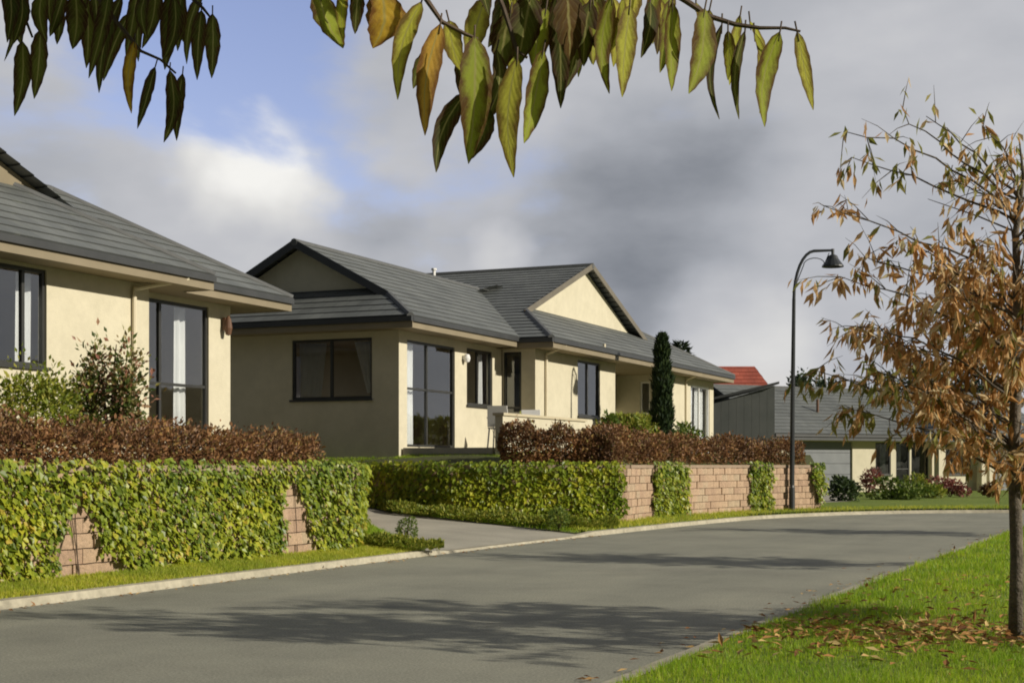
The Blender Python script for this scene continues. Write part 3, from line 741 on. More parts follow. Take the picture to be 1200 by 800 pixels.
def roof_plane(m, pts, course=.33, lift=.017):
    P = [Vector(p) for p in pts]
    u = (P[1]-P[0]).normalized(); nrm = Vector((0,0,0))
    for i in range(len(P)):
        nrm += P[i].cross(P[(i+1)%len(P)])
    nrm.normalize()
    if nrm.z < 0: nrm = -nrm
    v = nrm.cross(u)
    if v.z < 0: v = -v
    if abs(u.z) > 1e-3: pass
    Q = [((p-P[0]).dot(u), (p-P[0]).dot(v)) for p in P]
    v0 = min(q[1] for q in Q); v1 = max(q[1] for q in Q)
    def clip(poly, c, keep_above):
        out = []
        for i in range(len(poly)):
            a, b = poly[i], poly[(i+1)%len(poly)]
            ia = (a[1] >= c) if keep_above else (a[1] <= c); ib = (b[1] >= c) if keep_above else (b[1] <= c)
            if ia: out.append(a)
            if ia != ib: t = (c-a[1])/(b[1]-a[1]); out.append((a[0]+t*(b[0]-a[0]), c))
        return out
    k = 0
    while v0+k*course < v1-1e-4:
        lo, hi = v0+k*course, min(v0+(k+1)*course, v1)
        c = clip(clip(Q, lo, True), hi, False)
        cc = []
        for q in c:
            if not cc or math.dist(q, cc[-1]) > 1e-5: cc.append(q)
        if len(cc) > 1 and math.dist(cc[0], cc[-1]) < 1e-5: cc.pop()
        if len(cc) >= 3:
            W3 = lambda q, h: P[0]+u*q[0]+v*q[1]+nrm*h
            hgt = lambda q: lift*(1-(q[1]-lo)/course)+.004
            m.add([W3(q, hgt(q)) for q in cc], [tuple(range(len(cc)))], [[(q[0],q[1]) for q in cc]])
            bt = sorted([q for q in cc if abs(q[1]-lo) < 1e-4])
            if len(bt) >= 2:
                a, b = bt[0], bt[-1]
                m.add([W3(a,-.01),W3(b,-.01),W3(b,hgt(b)),W3(a,hgt(a))], [(0,1,2,3)], [[(a[0],a[1])]*4])
        k += 1
def downpipe(root, top, wallpt, zbot, r=.038, mat=None, origin=None):
    m = MB(); t = Vector(top); w = Vector(wallpt)
    m.tube([t, t-Vector((0,0,.10)), Vector((w.x,w.y,w.z+.06)), Vector((w.x,w.y,w.z-.08)), Vector((w.x,w.y,zbot))], r, 8)
    return m.build('downpipe', mat or M['pipe'], root, origin)
def eave_line(mg, mf, p0, p1, ztile, inward):      # gutter and fascia along one eave
    o, d, n = Vector((*p0,0)), Vector((p1[0]-p0[0],p1[1]-p0[1],0)), Vector((*inward,0)); L = d.length; d.normalize()
    mg.obox(o,d,n,(0,-.055,ztile-.125),(L,.045,ztile-.02))
    mf.obox(o,d,n,(.002,.0,ztile-.26),(L-.002,.022,ztile-.128))
def cap(m, a, b, r=.085): 
    a, b = Vector(a), Vector(b); m.tube([a+Vector((0,0,-.02)), b+Vector((0,0,-.02))], r, 8)
ZE = 4.44

# ---- house 1 (left)
h1 = empty('house', (-17.5,14,1.5), 'cream house at the left edge with a grey hipped roof and glass sliding door', 'house', 'cream rendered houses with grey roofs')
m = MB()
W1 = (-15,4.5),(-15,19.3)
wall_run(m, W1[0], W1[1], 1.0, 4.3, [(9.9,12.4,2.70,4.14)], trim=.16)
wall_run(m, (-15.16,19.3),(-15.6,19.3), 1.3, 4.3)
W1r = (-15.6,19.46),(-15.6,22.45)
wall_run(m, W1r[0], W1r[1], 1.0, 4.3, [(20.02-19.46,21.78-19.46,1.66,4.10)], trim=-.16)
wall_run(m, (-15.6,22.45),(-21,22.45), 1.0, 4.3, trim=.16)
wall_run(m, (-21,4.5),(-15,4.5), 1.3, 4.3, trim=.0); 
wall_run(m, (-21,22.29),(-21,4.66), 1.3, 4.3)
m.build('wall', M['render'], h1)
m = MB(); m.box((-20.8,4.7,1.55),(-15.8,22.25,1.6)); m.box((-18.3,4.8,1.61),(-18.2,22.2,4.18)); m.build('interior', M['inside'], h1)
wn = window(h1, *W1, 9.9, 12.4, 2.70, 4.14, mull=(10.75,11.95), curtains=[(12.02,12.34,2.72,4.1,0)], rails=(), label='wide dark framed window behind the yellow-green shrub')
window(h1, *W1r, 20.02-19.46, 21.78-19.46, 1.66, 4.10, mull=(.96,), rails=(2.66,), name='sliding_door', curtains=[(1.62,1.98,1.7,4.05,0)], sill=False)
# roof
r = MB()
zr = ZE+.57*3.1
roof_plane(r, [(-15,4,ZE),(-15,23.6,ZE),(-18.1,20.5,zr),(-18.1,7.1,zr)])
roof_plane(r, [(-15,23.6,ZE),(-21.2,23.6,ZE),(-18.1,20.5,zr)])
roof_plane(r, [(-21.2,23.6,ZE),(-21.2,4,ZE),(-18.1,7.1,zr),(-18.1,20.5,zr)])
roof_plane(r, [(-21.2,4,ZE),(-15,4,ZE),(-18.1,7.1,zr)])
z2 = ZE+.57*3.4
roof_plane(r, [(-14.4,4,ZE),(-14.4,20.25,ZE),(-17.8,16.85,z2),(-17.8,7.4,z2)])
roof_plane(r, [(-14.4,20.25,ZE),(-18.2,20.25,ZE),(-17.8,16.85,z2)])
rf = r.build('roof', M['tile'], h1)
c = MB(); cap(c,(-15,23.6,ZE),(-18.1,20.5,zr)); cap(c,(-18.1,20.5,zr),(-18.1,7.1,zr)); cap(c,(-14.4,20.25,ZE),(-17.8,16.85,z2)); cap(c,(-17.8,16.85,z2),(-17.8,7.4,z2)); cap(c,(-21.2,23.6,ZE),(-18.1,20.5,zr))
c.build('ridge_cap', M['ridge'], rf)
g = MB(); f = MB()
eave_line(g, f, (-14.4,4),(-14.4,20.25), ZE, (-1,0)); eave_line(g, f, (-15,20.3),(-15,23.6), ZE, (-1,0))
eave_line(g, f, (-14.46,20.25),(-15.0,20.25), ZE, (0,-1)); eave_line(g, f, (-15.06,23.6),(-21.2,23.6), ZE, (0,-1))
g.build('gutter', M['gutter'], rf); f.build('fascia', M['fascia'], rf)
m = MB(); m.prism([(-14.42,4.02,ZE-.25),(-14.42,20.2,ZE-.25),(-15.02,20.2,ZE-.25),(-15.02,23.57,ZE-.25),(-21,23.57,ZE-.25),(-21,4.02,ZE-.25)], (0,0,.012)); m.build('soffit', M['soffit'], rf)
# gablet on the front slope
gx, gy, gz = -16.6, 17.3, 5.62
m = MB(); m.add([(gx+.0,gy-1.5,gz-.02),(gx,gy+1.5,gz-.02),(gx,gy,gz+.55)], [(0,1,2)])
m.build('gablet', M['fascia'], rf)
r = MB(); roof_plane(r, [(gx+.25,gy+1.75,gz-.12),(gx-2.2,gy+1.75,gz-.12),(gx-2.2,gy,gz+.58),(gx+.25,gy,gz+.58)]); roof_plane(r, [(gx-2.2,gy-1.75,gz-.12),(gx+.25,gy-1.75,gz-.12),(gx+.25,gy,gz+.58),(gx-2.2,gy,gz+.58)])
r.build('gablet_roof', M['tile'], rf)
downpipe(h1, (-14.41,19.55,ZE-.05), (-14.955,18.87,4.02), 1.25)
m = MB(); m.box((-15.555,22.14,3.72),(-15.50,22.26,3.95)); m.lathe((-15.47,22.2,3.62), [(.0,.0),(.05,.02),(.075,.14),(.05,.3),(.015,.36),(0,.37)], 12); m.build('wall_lamp', M['brown'], h1, smooth=False)
m = MB(); m.box((-15.55,19.6,1.5),(-14.7,22.4,1.63)); m.build('doorstep', M['paving'], h1)

# ---- house 2 (middle)
h2 = empty('house', (-17.5,38,1.5), 'cream house in the middle with two gables, grey tiled roof and shaded end wall', 'house', 'cream rendered houses with grey roofs')
E2 = (-21,27.9),(-15,27.9); A2 = (-15,28.06),(-15,33.35); B2 = (-14.1,33.56),(-14.1,39.3); C2 = (-14.1,44.76),(-14.1,49.5)
RT = (-15.0,33.4),(-14.1,33.4)
m = MB()
wall_run(m, *E2, 1.3, 4.32, [(21-17.73,21-15.67,2.72,4.06)])
wall_run(m, *A2, 1.3, 4.32, [(28.28-28.06,30.67-28.06,1.66,4.02),(31.32-28.06,32.79-28.06,2.70,4.06)])
wall_run(m, *RT, 1.3, 4.32, [(.03,.52,1.66,4.10)])
wall_run(m, *B2, 1.3, 4.32, [(36.33-33.56,38.04-33.56,2.58,4.08)])
wall_run(m, (-14.26,39.3),(-16,39.3), 1.3, 4.32)
wall_run(m, (-16,39.3),(-16,44.6), 1.3, 4.32)
wall_run(m, (-16,44.6),(-14.1,44.6), 1.3, 4.32, [(.85,1.2,2.2,3.95)])
wall_run(m, *C2, 1.3, 4.32, [(46.75-44.76,49.0-44.76,1.66,3.95)])
wall_run(m, (-14.26,49.5),(-21,49.5), 1.3, 4.32); wall_run(m, (-21,49.34),(-21,28.06), 1.3, 4.32)
wl = m.build('wall', M['render'], h2)
m = MB(); m.box((-20.8,28.1,1.56),(-16.3,49.3,1.61)); m.box((-16.25,28.1,1.56),(-15.2,39.1,1.61)); m.box((-15.19,33.7,1.56),(-14.3,39.1,1.61)); m.box((-16.25,44.8,1.56),(-14.3,49.3,1.61))
m.box((-18.6,28.2,1.62),(-18.5,49.2,4.18)); m.box((-18.4,33.5,1.62),(-15.2,33.6,4.18)); m.build('interior', M['inside'], h2)
window(h2, *E2, 21-17.73, 21-15.67, 2.72, 4.06, mull=(21-16.72,), curtains=[(21-16.25,21-15.72,2.85,4.0,.6),(21-17.68,21-16.95,2.75,4.0,-.2)], label='wide two pane window in the shaded end wall')
window(h2, *A2, .22, 2.61, 1.66, 4.02, mull=(1.25,), rails=(2.95,), name='sliding_door', curtains=[(.30,.98,1.72,3.96,0)], sill=False, label='glass sliding door with a bright white curtain on its left')
window(h2, *A2, 3.26, 4.73, 2.70, 4.06, mull=(3.95,), curtains=[(4.45,4.67,2.75,4.0,0)])
window(h2, *RT, .03, .52, 1.66, 4.10, name='entrance_door', sill=False, rails=(2.7,))
window(h2, *B2, 36.33-33.56, 38.04-33.56, 2.58, 4.08, mull=(3.6,), curtains=[(2.83,3.05,2.62,4.0,0)])
window(h2, (-16,44.6),(-14.1,44.6), .85, 1.2, 2.2, 3.95, mat=M['white'], label='narrow white framed window beside the cypress')
window(h2, *C2, 46.75-44.76, 49.0-44.76, 1.66, 3.95, mull=(3.1,), mat=M['white'], name='french_door', curtains=[(2.1,2.9,1.72,3.9,0),(3.2,4.1,1.72,3.9,0)], sill=False, label='pair of white framed glass doors with full white curtains')
# roof planes
def zA(x): return ZE+.54*(-14.4-x)
r = MB(); gA = 28.45; hA = gA-27.3; zg = ZE+.54*hA; xg = -14.4-hA; xo = -21.6+hA
zrA = zA(-18)
roof_plane(r, [(-14.4,27.3,ZE),(-14.4,34.2,ZE),(-18,39.2,zrA),(-18,gA,zrA),(xg,gA,zg)])
roof_plane(r, [(-21.6,34,ZE),(-21.6,27.3,ZE),(xo,gA,zg),(-18,gA,zrA),(-18,39.2,zrA)])
g2_ = 28.9; h2_ = g2_-27.3; z2_ = ZE+.54*h2_
roof_plane(r, [(-21.6,27.3,ZE),(-14.4,27.3,ZE),(-14.4-h2_,g2_,z2_),(-21.6+h2_,g2_,z2_)])
ZB = ZE-.03; yB, zrB, pB = 40.6, 7.22, .37
pB = (zrB-ZB)/(yB-33.0)
xq = -15.3; zq = ZB+.54*(-13.5-xq); yq = 33.0+(zq-ZB)/pB
roof_plane(r, [(-22,33.0,ZB),(-13.5,33.0,ZB),(xq,yq,zq),(xq,yB,zrB),(-22,yB,zrB)])
roof_plane(r, [(xq,yB+(zrB-ZB)/pB,ZB),(-22,yB+(zrB-ZB)/pB,ZB),(-22,yB,zrB),(xq,yB,zrB)])
ym = 33.0+.54*3.75/pB
roof_plane(r, [(-13.5,33.0,ZB),(-13.5,50.0,ZB),(-17.25,46.25,ZB+.54*3.75),(-17.25,ym,ZB+.54*3.75)])
roof_plane(r, [(-13.5,50.0,ZB),(-21,50.0,ZB),(-17.25,46.25,ZB+.54*3.75)])
roof_plane(r, [(-21,50.0,ZB),(-21,33.5,ZB),(-17.25,38,ZB+.54*3.75),(-17.25,46.25,ZB+.54*3.75)])
rf = r.build('roof', M['tile'], h2)
c = MB(); cap(c,(-14.4,27.3,ZE),(xg,gA,zg)); cap(c,(-21.6,27.3,ZE),(xo,gA,zg)); cap(c,(-18,gA-.05,zrA),(-18,38.3,zrA)); c.build('ridge_cap', M['ridge'], rf); c = MB(); cap(c,(xq+.05,yB,zrB),(-22,yB,zrB)); c.build('ridge_cap', M['ridge'], rf); c = MB(); cap(c,(-13.5,33.0,ZB),(xq,yq,zq)); c.build('ridge_cap', M['ridge'], rf); c = MB(); cap(c,(-13.5,50.0,ZB),(-17.25,46.25,ZB+.54*3.75))
c.build('ridge_cap', M['ridge'], rf)
g = MB(); f = MB()
eave_line(g, f, (-21.6,27.3),(-14.35,27.3), ZE, (0,1)); eave_line(g, f, (-14.4,27.345),(-14.4,33.0), ZE, (-1,0))
eave_line(g, f, (-14.45,33.0),(-13.45,33.0), ZB, (0,1)); eave_line(g, f, (-13.5,33.045),(-13.5,50.0), ZB, (-1,0)); eave_line(g, f, (-13.56,50.0),(-21,50.0), ZB, (0,-1))
g.build('gutter', M['gutter'], rf); f.build('fascia', M['fascia'], rf)
m = MB(); zs = ZE-.25
m.prism([(-21.5,27.33,zs),(-14.43,27.33,zs),(-14.43,33.02,zs),(-21.5,33.02,zs)], (0,0,.012)); m.prism([(-21.5,33.03,zs-.03),(-13.53,33.03,zs-.03),(-13.53,49.97,zs-.03),(-21,49.97,zs-.03)], (0,0,.012))
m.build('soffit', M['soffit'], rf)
def barge(m, a, b, out, h=.20, t=.03):       # a board under a sloping edge
    a, b, out = Vector(a), Vector(b), Vector(out)
    m.prism([a+Vector((0,0,.05)), b+Vector((0,0,.05)), b+Vector((0,0,.05-h)), a+Vector((0,0,.05-h))], out*t)
m = MB(); m.prism([(-21.6+1.55,28.80,ZE+.54*1.4),(-14.4-1.55,28.80,ZE+.54*1.4),(-18,28.80,zrA-.06)], (0,.1,0)); m.build('gable_wall', M['render'], h2, )
m = MB(); m.prism([(-15.55,yq-.35,zq-.35),(-15.55,2*yB-yq+.35,zq-.35),(-15.55,yB,zrB-.08)], (-.1,0,0)); m.build('gable_wall', M['render'], h2)
m = MB(); barge(m, (xg+.12,gA-.01,zg-.05), (-18,gA-.01,zrA), (0,-1,0)); barge(m, (xo-.12,gA-.01,zg-.05), (-18,gA-.01,zrA), (0,-1,0)); m.build('barge_board', M['gutter'], rf)
m = MB(); barge(m, (xq+.01,yq-.2,zq-.06), (xq+.01,yB,zrB), (1,0,0), .17); barge(m, (xq+.01,2*yB-yq+.3,zq-.1), (xq+.01,yB,zrB), (1,0,0), .17); m.build('barge_board', surf('brown_grey_barge', (.13,.115,.09),(.17,.15,.115), 2, .6, 40, .05), rf)
m = MB(); p = Vector((-18.05,35.6,zrA)); m.tube([p-Vector((0,0,.1)), p+Vector((0,0,.22))], .045, 8); m.tube([p+Vector((0,0,.22)), p+Vector((0,0,.27))], .075, 8); m.build('roof_vent', M['white'], rf)
downpipe(h2, (-13.52,34.0,ZB-.05), (-14.055,34.02,4.0), 1.3)
m = MB(); m.tube([(-13.55,36.9,ZB-.13),(-13.55,36.9,ZB+.12)], .04, 8); m.build('gutter_bracket', M['pipe'], rf)
downpipe(h2, (-13.52,46.0,ZB-.05), (-14.055,46.1,4.0), 1.3)
m = MB(); m.lathe((-14.90,31.12,3.68), [(0,0),(.06,.03),(.085,.11),(.06,.2),(0,.22)], 12); m.box((-14.995,31.07,3.76),(-14.93,31.17,3.84)); m.build('wall_lamp', M['lamp_white'], h2)
m = MB(); m.box((-14.95,28.0,1.42),(-12.8,32.7,1.63)); m.build('terrace', M['paving'], h2)

# terrace furniture and low wall before house 2
t = empty('garden_table', (-13.35,30.1,1.6), 'white garden table on the terrace beside the glass sliding door', 'table')
m = MB(); m.lathe((-13.35,30.1,0), [(0,2.30),(.46,2.30),(.48,2.32),(.46,2.34),(0,2.34)], 20); m.build('table_top', M['white'], t)
m = MB(); m.lathe((-13.35,30.1,0), [(0,1.632),(.22,1.632),(.05,1.72),(.04,2.3)], 12); m.build('pedestal', M['white'], t)
def chair(x, y, rz, label, first=None):
    if first is None:
        c = empty('garden_chair', (x,y,1.632), label, 'chair', 'white garden chairs on the terrace', rz)
        o = (0,0,0)
        m = MB(); m.box((-.24,-.24,.42),(.24,.24,.45)); m.build('seat', M['white'], c, o)
        m = MB()
        m.add([(-.24,.22,.46),(.24,.22,.46),(.22,.32,.92),(-.22,.32,.92),(-.24,.25,.46),(.24,.25,.46),(.22,.35,.92),(-.22,.35,.92)], [(0,1,2,3),(7,6,5,4),(0,4,5,1),(1,5,6,2),(2,6,7,3),(3,7,4,0)]); m.build('backrest', M['white'], c, o)
        for sx in (-1,1):
            for sy in (-1,1): m = MB(); m.tube([(sx*.21,sy*.21,.42),(sx*.24,sy*.25,0)], .018, 6); m.build('leg', M['white'], c, o)
        for sx in (-1,1): m = MB(); m.tube([(sx*.24,.28,.66),(sx*.25,-.2,.66),(sx*.23,-.22,.43)], .017, 6); m.build('armrest', M['white'], c, o)
        return c
    c = copy_tree(first); c.location = (x,y,1.632); c.rotation_euler.z = rz; c['label'] = label; return c
c0 = chair(-13.15,29.2, R(190), 'white garden chair on the terrace on the near side of the white table')
chair(-13.25,31.0, R(15), 'white garden chair on the terrace on the far side of the white table', c0)
c3 = chair(-13.0,35.4, R(-70), 'white garden chair on its own by the lit wall and window', c0); c3.location.z = 1.53
w = empty('garden_wall', (-12.6,30.3,1.4), 'low cream rendered garden wall behind the red-brown hedge', 'wall')
M['coping'] = surf('cream_coping', (.46,.40,.27), (.52,.46,.32), 2, .8, 60, .1)
m = MB(); m.box((-12.70,27.9,1.2),(-12.52,32.75,2.30)); m.build('wall', M['render'], w)
m = MB(); m.box((-12.74,27.86,2.302),(-12.48,32.79,2.36)); m.build('coping', M['coping'], w)

# ---- house 3 (far, facing the camera)
P3 = at(905,58); h3 = empty('house', (P3[0],P3[1],.1), 'low grey roofed cream house at the far bend with a grey garage door', 'house', 'cream rendered houses with grey roofs', R(53))
O0 = (0,0,0); k = 58/F
def U(px):
    t = (px-600)/F; d = (-sn+cs*t, cs+sn*t); ca, sa = math.cos(R(53)), math.sin(R(53))
    # P3 + u*(ca,sa) = D*d
    det = ca*(-d[1])+d[0]*sa
    return (-P3[0]*(-d[1]) + (-d[0])*P3[1]*1.0 + 0)/det if False else ((P3[0]*d[1]-P3[1]*d[0])/(d[0]*sa-d[1]*ca))
m = MB(); F3 = (0,0),(15.5,0)
ops3 = [(U(926),U(999),-.1,2.12),(U(1026),U(1044),.75,2.1),(U(1050),U(1066),.0,2.12),(U(1068),U(1088),.0,2.12),(U(1108),U(1138),.75,2.0),(U(1160),U(1235),-.1,2.1)]
wall_run(m, *F3, -.3, 2.5, ops3); wall_run(m, (0,8),(0,.16), -.3, 2.5); wall_run(m, (15.5,.16),(15.5,8), -.3, 2.5); wall_run(m, (15.34,8),(.16,8), -.3, 2.5)
m.build('wall', M['render'], h3, O0)
m = MB(); m.box((.3,4,-.1),(14.2,4.1,2.4)); m.box((.3,.3,-.12),(14.2,7.8,-.05)); m.build('interior', M['inside'], h3, O0)
def garage(u0, u1, z1):
    m = MB(); n_ = 5
    for i in range(n_):
        a_, b_ = -.1+(z1+.1)*i/n_, -.1+(z1+.1)*(i+1)/n_-.015
        m.box((u0+.01,.08,a_),(u1-.01,.12,b_))
    return m.build('garage_door', M['garage'], h3, O0)
garage(U(926),U(999),2.12); garage(U(1160),U(1235),2.1)
window(h3, *F3, U(1026),U(1044),.75,2.1, mull=(), origin=O0, curtains=[(U(1036),U(1042),.8,2.05,0)])
window(h3, *F3, U(1050),U(1066),.0,2.12, name='entrance_door', sill=False, origin=O0, rails=(1.0,), curtains=[(U(1052),U(1060),1.05,2.05,0)])
window(h3, *F3, U(1068),U(1088),.0,2.12, name='entrance_door', sill=False, origin=O0)
window(h3, *F3, U(1108),U(1138),.75,2.0, mull=((U(1108)+U(1138))/2,), origin=O0, curtains=[(U(1110),U(1118),.8,1.95,0)])
for px in (1093,1143,1152):
    m = MB(); m.box((U(px)-.14,-.5,-.3),(U(px)+.14,-.22,2.34)); m.build('pier', M['render'], h3, O0)
r = MB(); ze = 2.42
roof_plane(r, [(-.35,-.6,ze),(16.2,-.6,ze),(16.2,3.6,ze+2.1),(-.35,3.6,ze+2.1)]); roof_plane(r, [(16.2,7.8,ze),(-.35,7.8,ze),(-.35,3.6,ze+2.1),(16.2,3.6,ze+2.1)])
gx = U(1092); roof_plane(r, [(gx-1.2,-1.0,ze),(gx-1.2,2.0,ze),(gx,2.0,ze+.75),(gx,-1.0,ze+.75)]); roof_plane(r, [(gx+1.2,2.0,ze),(gx+1.2,-1.0,ze),(gx,-1.0,ze+.75),(gx,2.0,ze+.75)])
rf = r.build('roof', M['tile'], h3, O0)
c = MB(); cap(c,(-.4,3.6,ze+2.1),(16.2,3.6,ze+2.1)); c.build('ridge_cap', M['ridge'], rf, O0)
g = MB(); f = MB(); eave_line(g,f,(-.35,-.6),(16.2,-.6),ze,(0,1)); g.build('gutter', M['gutter'], rf, O0); f.build('fascia', M['gutter'], rf, O0)
m = MB(); m.prism([(-.3,-.58,ze-.25),(16.1,-.58,ze-.25),(16.1,7.7,ze-.25),(-.3,7.7,ze-.25)], (0,0,.01)); m.build('soffit', M['soffit'], rf, O0)
m = MB(); m.prism([(0.02,.1,2.3),(.02,7.5,2.3),(.02,3.6,4.42)], (.12,0,0)); m.build('gable_wall', M['darkboard'], h3, O0); m = MB(); m.prism([(gx-1.0,-.9,ze+.02),(gx+1.0,-.9,ze+.02),(gx,-.9,ze+.66)], (0,.08,0)); m.build('gable_wall', M['darkboard'], h3, O0)
m = MB(); barge(m, (-.36,-.6,ze),(-.36,3.6,ze+2.1),(-1,0,0)); barge(m, (-.36,7.8,ze),(-.36,3.6,ze+2.1),(-1,0,0)); m.build('barge_board', M['gutter'], rf, O0); m = MB(); barge(m,(gx-1.25,-1.01,ze-.02),(gx,-1.01,ze+.75),(0,-1,0),.14); barge(m,(gx+1.25,-1.01,ze-.02),(gx,-1.01,ze+.75),(0,-1,0),.14); m.build('barge_board', M['gutter'], rf, O0)
m = MB(); q = (U(983),1.3,ze+.95); m.tube([q,(q[0],q[1],q[2]+.55)], .06, 8); m.build('roof_vent', M['brown'], rf, O0)
sheet('driveway', [(*at(925,56.5),.16),(*at(1003,57.2),.16),(*at(1000,44.5),.15),(*at(950,42.5),.15)], M['drive'], 4, 8)

# ---- house 4: dark boarded side wall, house 5: red roof
P4 = at(836,53); h4 = empty('house', (P4[0],P4[1],0), 'dark grey boarded house side with a sloping roof beyond the end of the middle house', 'house', None, PSI)
k4 = 53/F; Lw = 72*k4
m = MB()
nb = 8
for i in range(nb):
    u0, u1 = Lw*i/nb, Lw*(i+1)/nb-.006; z0 = 3.52+.66*i/nb; z1 = 3.52+.66*(i+1)/nb
    m.prism([(u0,0,-.2),(u1,0,-.2),(u1,0,z1-.02),(u0,0,z0-.02)], (0,.08,0))
m.build('wall', M['darkboard'], h4, O0)
m = MB(); m.prism([(.02,.09,-.2),(Lw-.02,.09,-.2),(Lw-.02,.09,3.9),(.02,.09,3.3)], (0,5,0)); m.build('inner_wall', M['darkboard'], h4, O0)
m = MB(); m.prism([(-.6,-.25,3.50),(Lw+.12,-.25,4.21),(Lw+.12,-.25,4.30),(-.6,-.25,3.59)], (0,5.6,0)); m.build('roof', M['gutter'], h4, O0)
P5 = at(836,64); h5 = empty('house', (P5[0],P5[1],0), 'house with a red tiled roof showing above the dark boarded wall', 'house', None, PSI)
k5 = 64/F
m = MB(); m.box((-3,0,-.2),(66*k5,6,4.1)); m.build('wall', M['render'], h5, O0)
r = MB(); roof_plane(r, [(-3.4,-.4,4.0),(70*k5+.3,-.4,4.0),(58*k5,2.2,5.75),(-3.4,2.2,5.75)]); roof_plane(r, [(70*k5+.3,6.4,4.0),(-3.4,6.4,4.0),(-3.4,2.2,5.75),(58*k5,2.2,5.75)]); roof_plane(r, [(70*k5+.3,-.4,4.0),(70*k5+.3,6.4,4.0),(58*k5,2.2,5.75)])
rf = r.build('roof', M['tile_red'], h5, O0)

# ------------------------------------------------------------------ street lamp
LX, LY = at(928, 36.2)
lp = empty('street_lamp', (LX,LY,.15), 'tall dark street lamp with a curved arm standing before the block wall', 'street lamp')
def lpt(dx, z): return (LX+cs*dx, LY+sn*dx, z)      # dx to the right of the picture plane
k = 36.2/F
m = MB(); m.tube([lpt(0,.1), lpt(0,.7)], .075, 12); m.tube([lpt(0,.7), lpt(0.01,.78)], [.075,.048], 12); m.build('base', M['pole'], lp)
m = MB(); m.tube([lpt(0,.76), lpt(.02,3), lpt(.05,5.4)], [.065,.058,.045], 10); m.build('pole', M['pole'], lp)
top = EYE+(HZ-294)*k
arm = [lpt(.05,5.4)]
for q in range(1,9):
    a_ = math.pi - q/8*math.pi*.5*.98
    arm.append(lpt(.05+.52+.52*math.cos(a_), 5.4+(top-5.4)*math.sin(a_)))
arm.append(lpt(1.02, top+.015))
m = MB(); m.tube(arm, [.042]+[.038]*8+[.03], 10); m.build('arm', M['pole'], lp)
m = MB(); sc = []
for q in range(10):
    a_ = q/9*math.pi*1.1; sc.append(lpt(.50-.26*math.cos(a_)*1.0+.05, top-.36+.16*math.sin(a_)+.05*q/9))
m.tube([lpt(.10,5.75)]+sc+[lpt(.93,top-.05)], .012, 6); m.build('scroll_brace', M['pole'], lp)
hd = lpt(1.02, top)
m = MB(); m.tube([(hd[0],hd[1],top+.05),(hd[0],hd[1],top-.12)], .04, 8); m.lathe((hd[0],hd[1],top-.12), [(.05,.03),(.11,.0),(.15,-.09),(.27,-.25),(.275,-.28),(.25,-.26),(.12,-.11),(0,-.06)], 16); m.build('lamp_shade', M['pole'], lp)
m = MB(); m.lathe((hd[0],hd[1],top-.29), [(0,-.07),(.06,-.06),(.10,-.02),(.11,.03),(.08,.09),(0,.12)], 12); m.build('bulb', M['lamp_white'], lp)

# ------------------------------------------------------------------ shrubs and hedges
def cloud(n, c, r, shell=.55, lump=.22, seed=0):       # points through a lumpy ellipsoid, denser to the outside
    d = rdir(n); ph = seed*1.7
    f = 1+lump*(np.sin(d[:,0]*5+ph)*np.sin(d[:,1]*4.3+ph*2)+.6*np.sin(d[:,2]*7+ph*.7+d[:,0]*3))
    rr = (shell+(1-shell)*rng.uniform(0,1,n)**.6)*f
    return np.array(c)+d*rr[:,None]*np.array(r), d
def shrub(name, c, r, n, size, mat, label, cat='shrub', grp=None, lumps=1, asp=.5, base=None, stems=5, up=.4, shell=.5, lump=.25):
    c = np.array(c, float); zb_ = c[2]-r[2] if base is None else base
    root = empty(name, (c[0],c[1],zb_), label, cat, grp)
    Vs = []
    for q in range(lumps):
        if lumps > 1:
            o = rdir(1)[0]*np.array(r)*.62; o[2] = o[2]*1.0-r[2]*.08; rr = np.array(r)*random.uniform(.28,.58); cc = c+o
        else: rr = np.array(r); cc = c
        P, d = cloud(n//lumps, cc, rr, shell, lump, q+c[0])
        P[:,2] = np.maximum(P[:,2], zb_+.01)
        Dv = d*.8+rng.normal(0,.6,P.shape)+np.array((0,0,up)); Nv = d+rng.normal(0,.7,P.shape)+np.array((0,0,.4))
        sz = rng.uniform(.6,1.35,len(P))*size
        Vs.append(kites(P, Dv, Nv, sz, sz*asp, .15))
    kite_obj('foliage', np.vstack(Vs), mat, root, (c[0],c[1],zb_))
    m = MB()
    for q in range(stems):
        e = c+rdir(1)[0]*np.array(r)*.7; e[2] = max(e[2], zb_+.6*(c[2]-zb_))
        m.tube([(c[0],c[1],zb_-.03), tuple((c*.45+e*.45+np.array((c[0],c[1],zb_))*.1)), tuple(e)], [.03*max(r[2],.3),.02*max(r[2],.3),.006], 5)
    m.build('stem', M['hedgetwig'], root, (c[0],c[1],zb_))
    return root
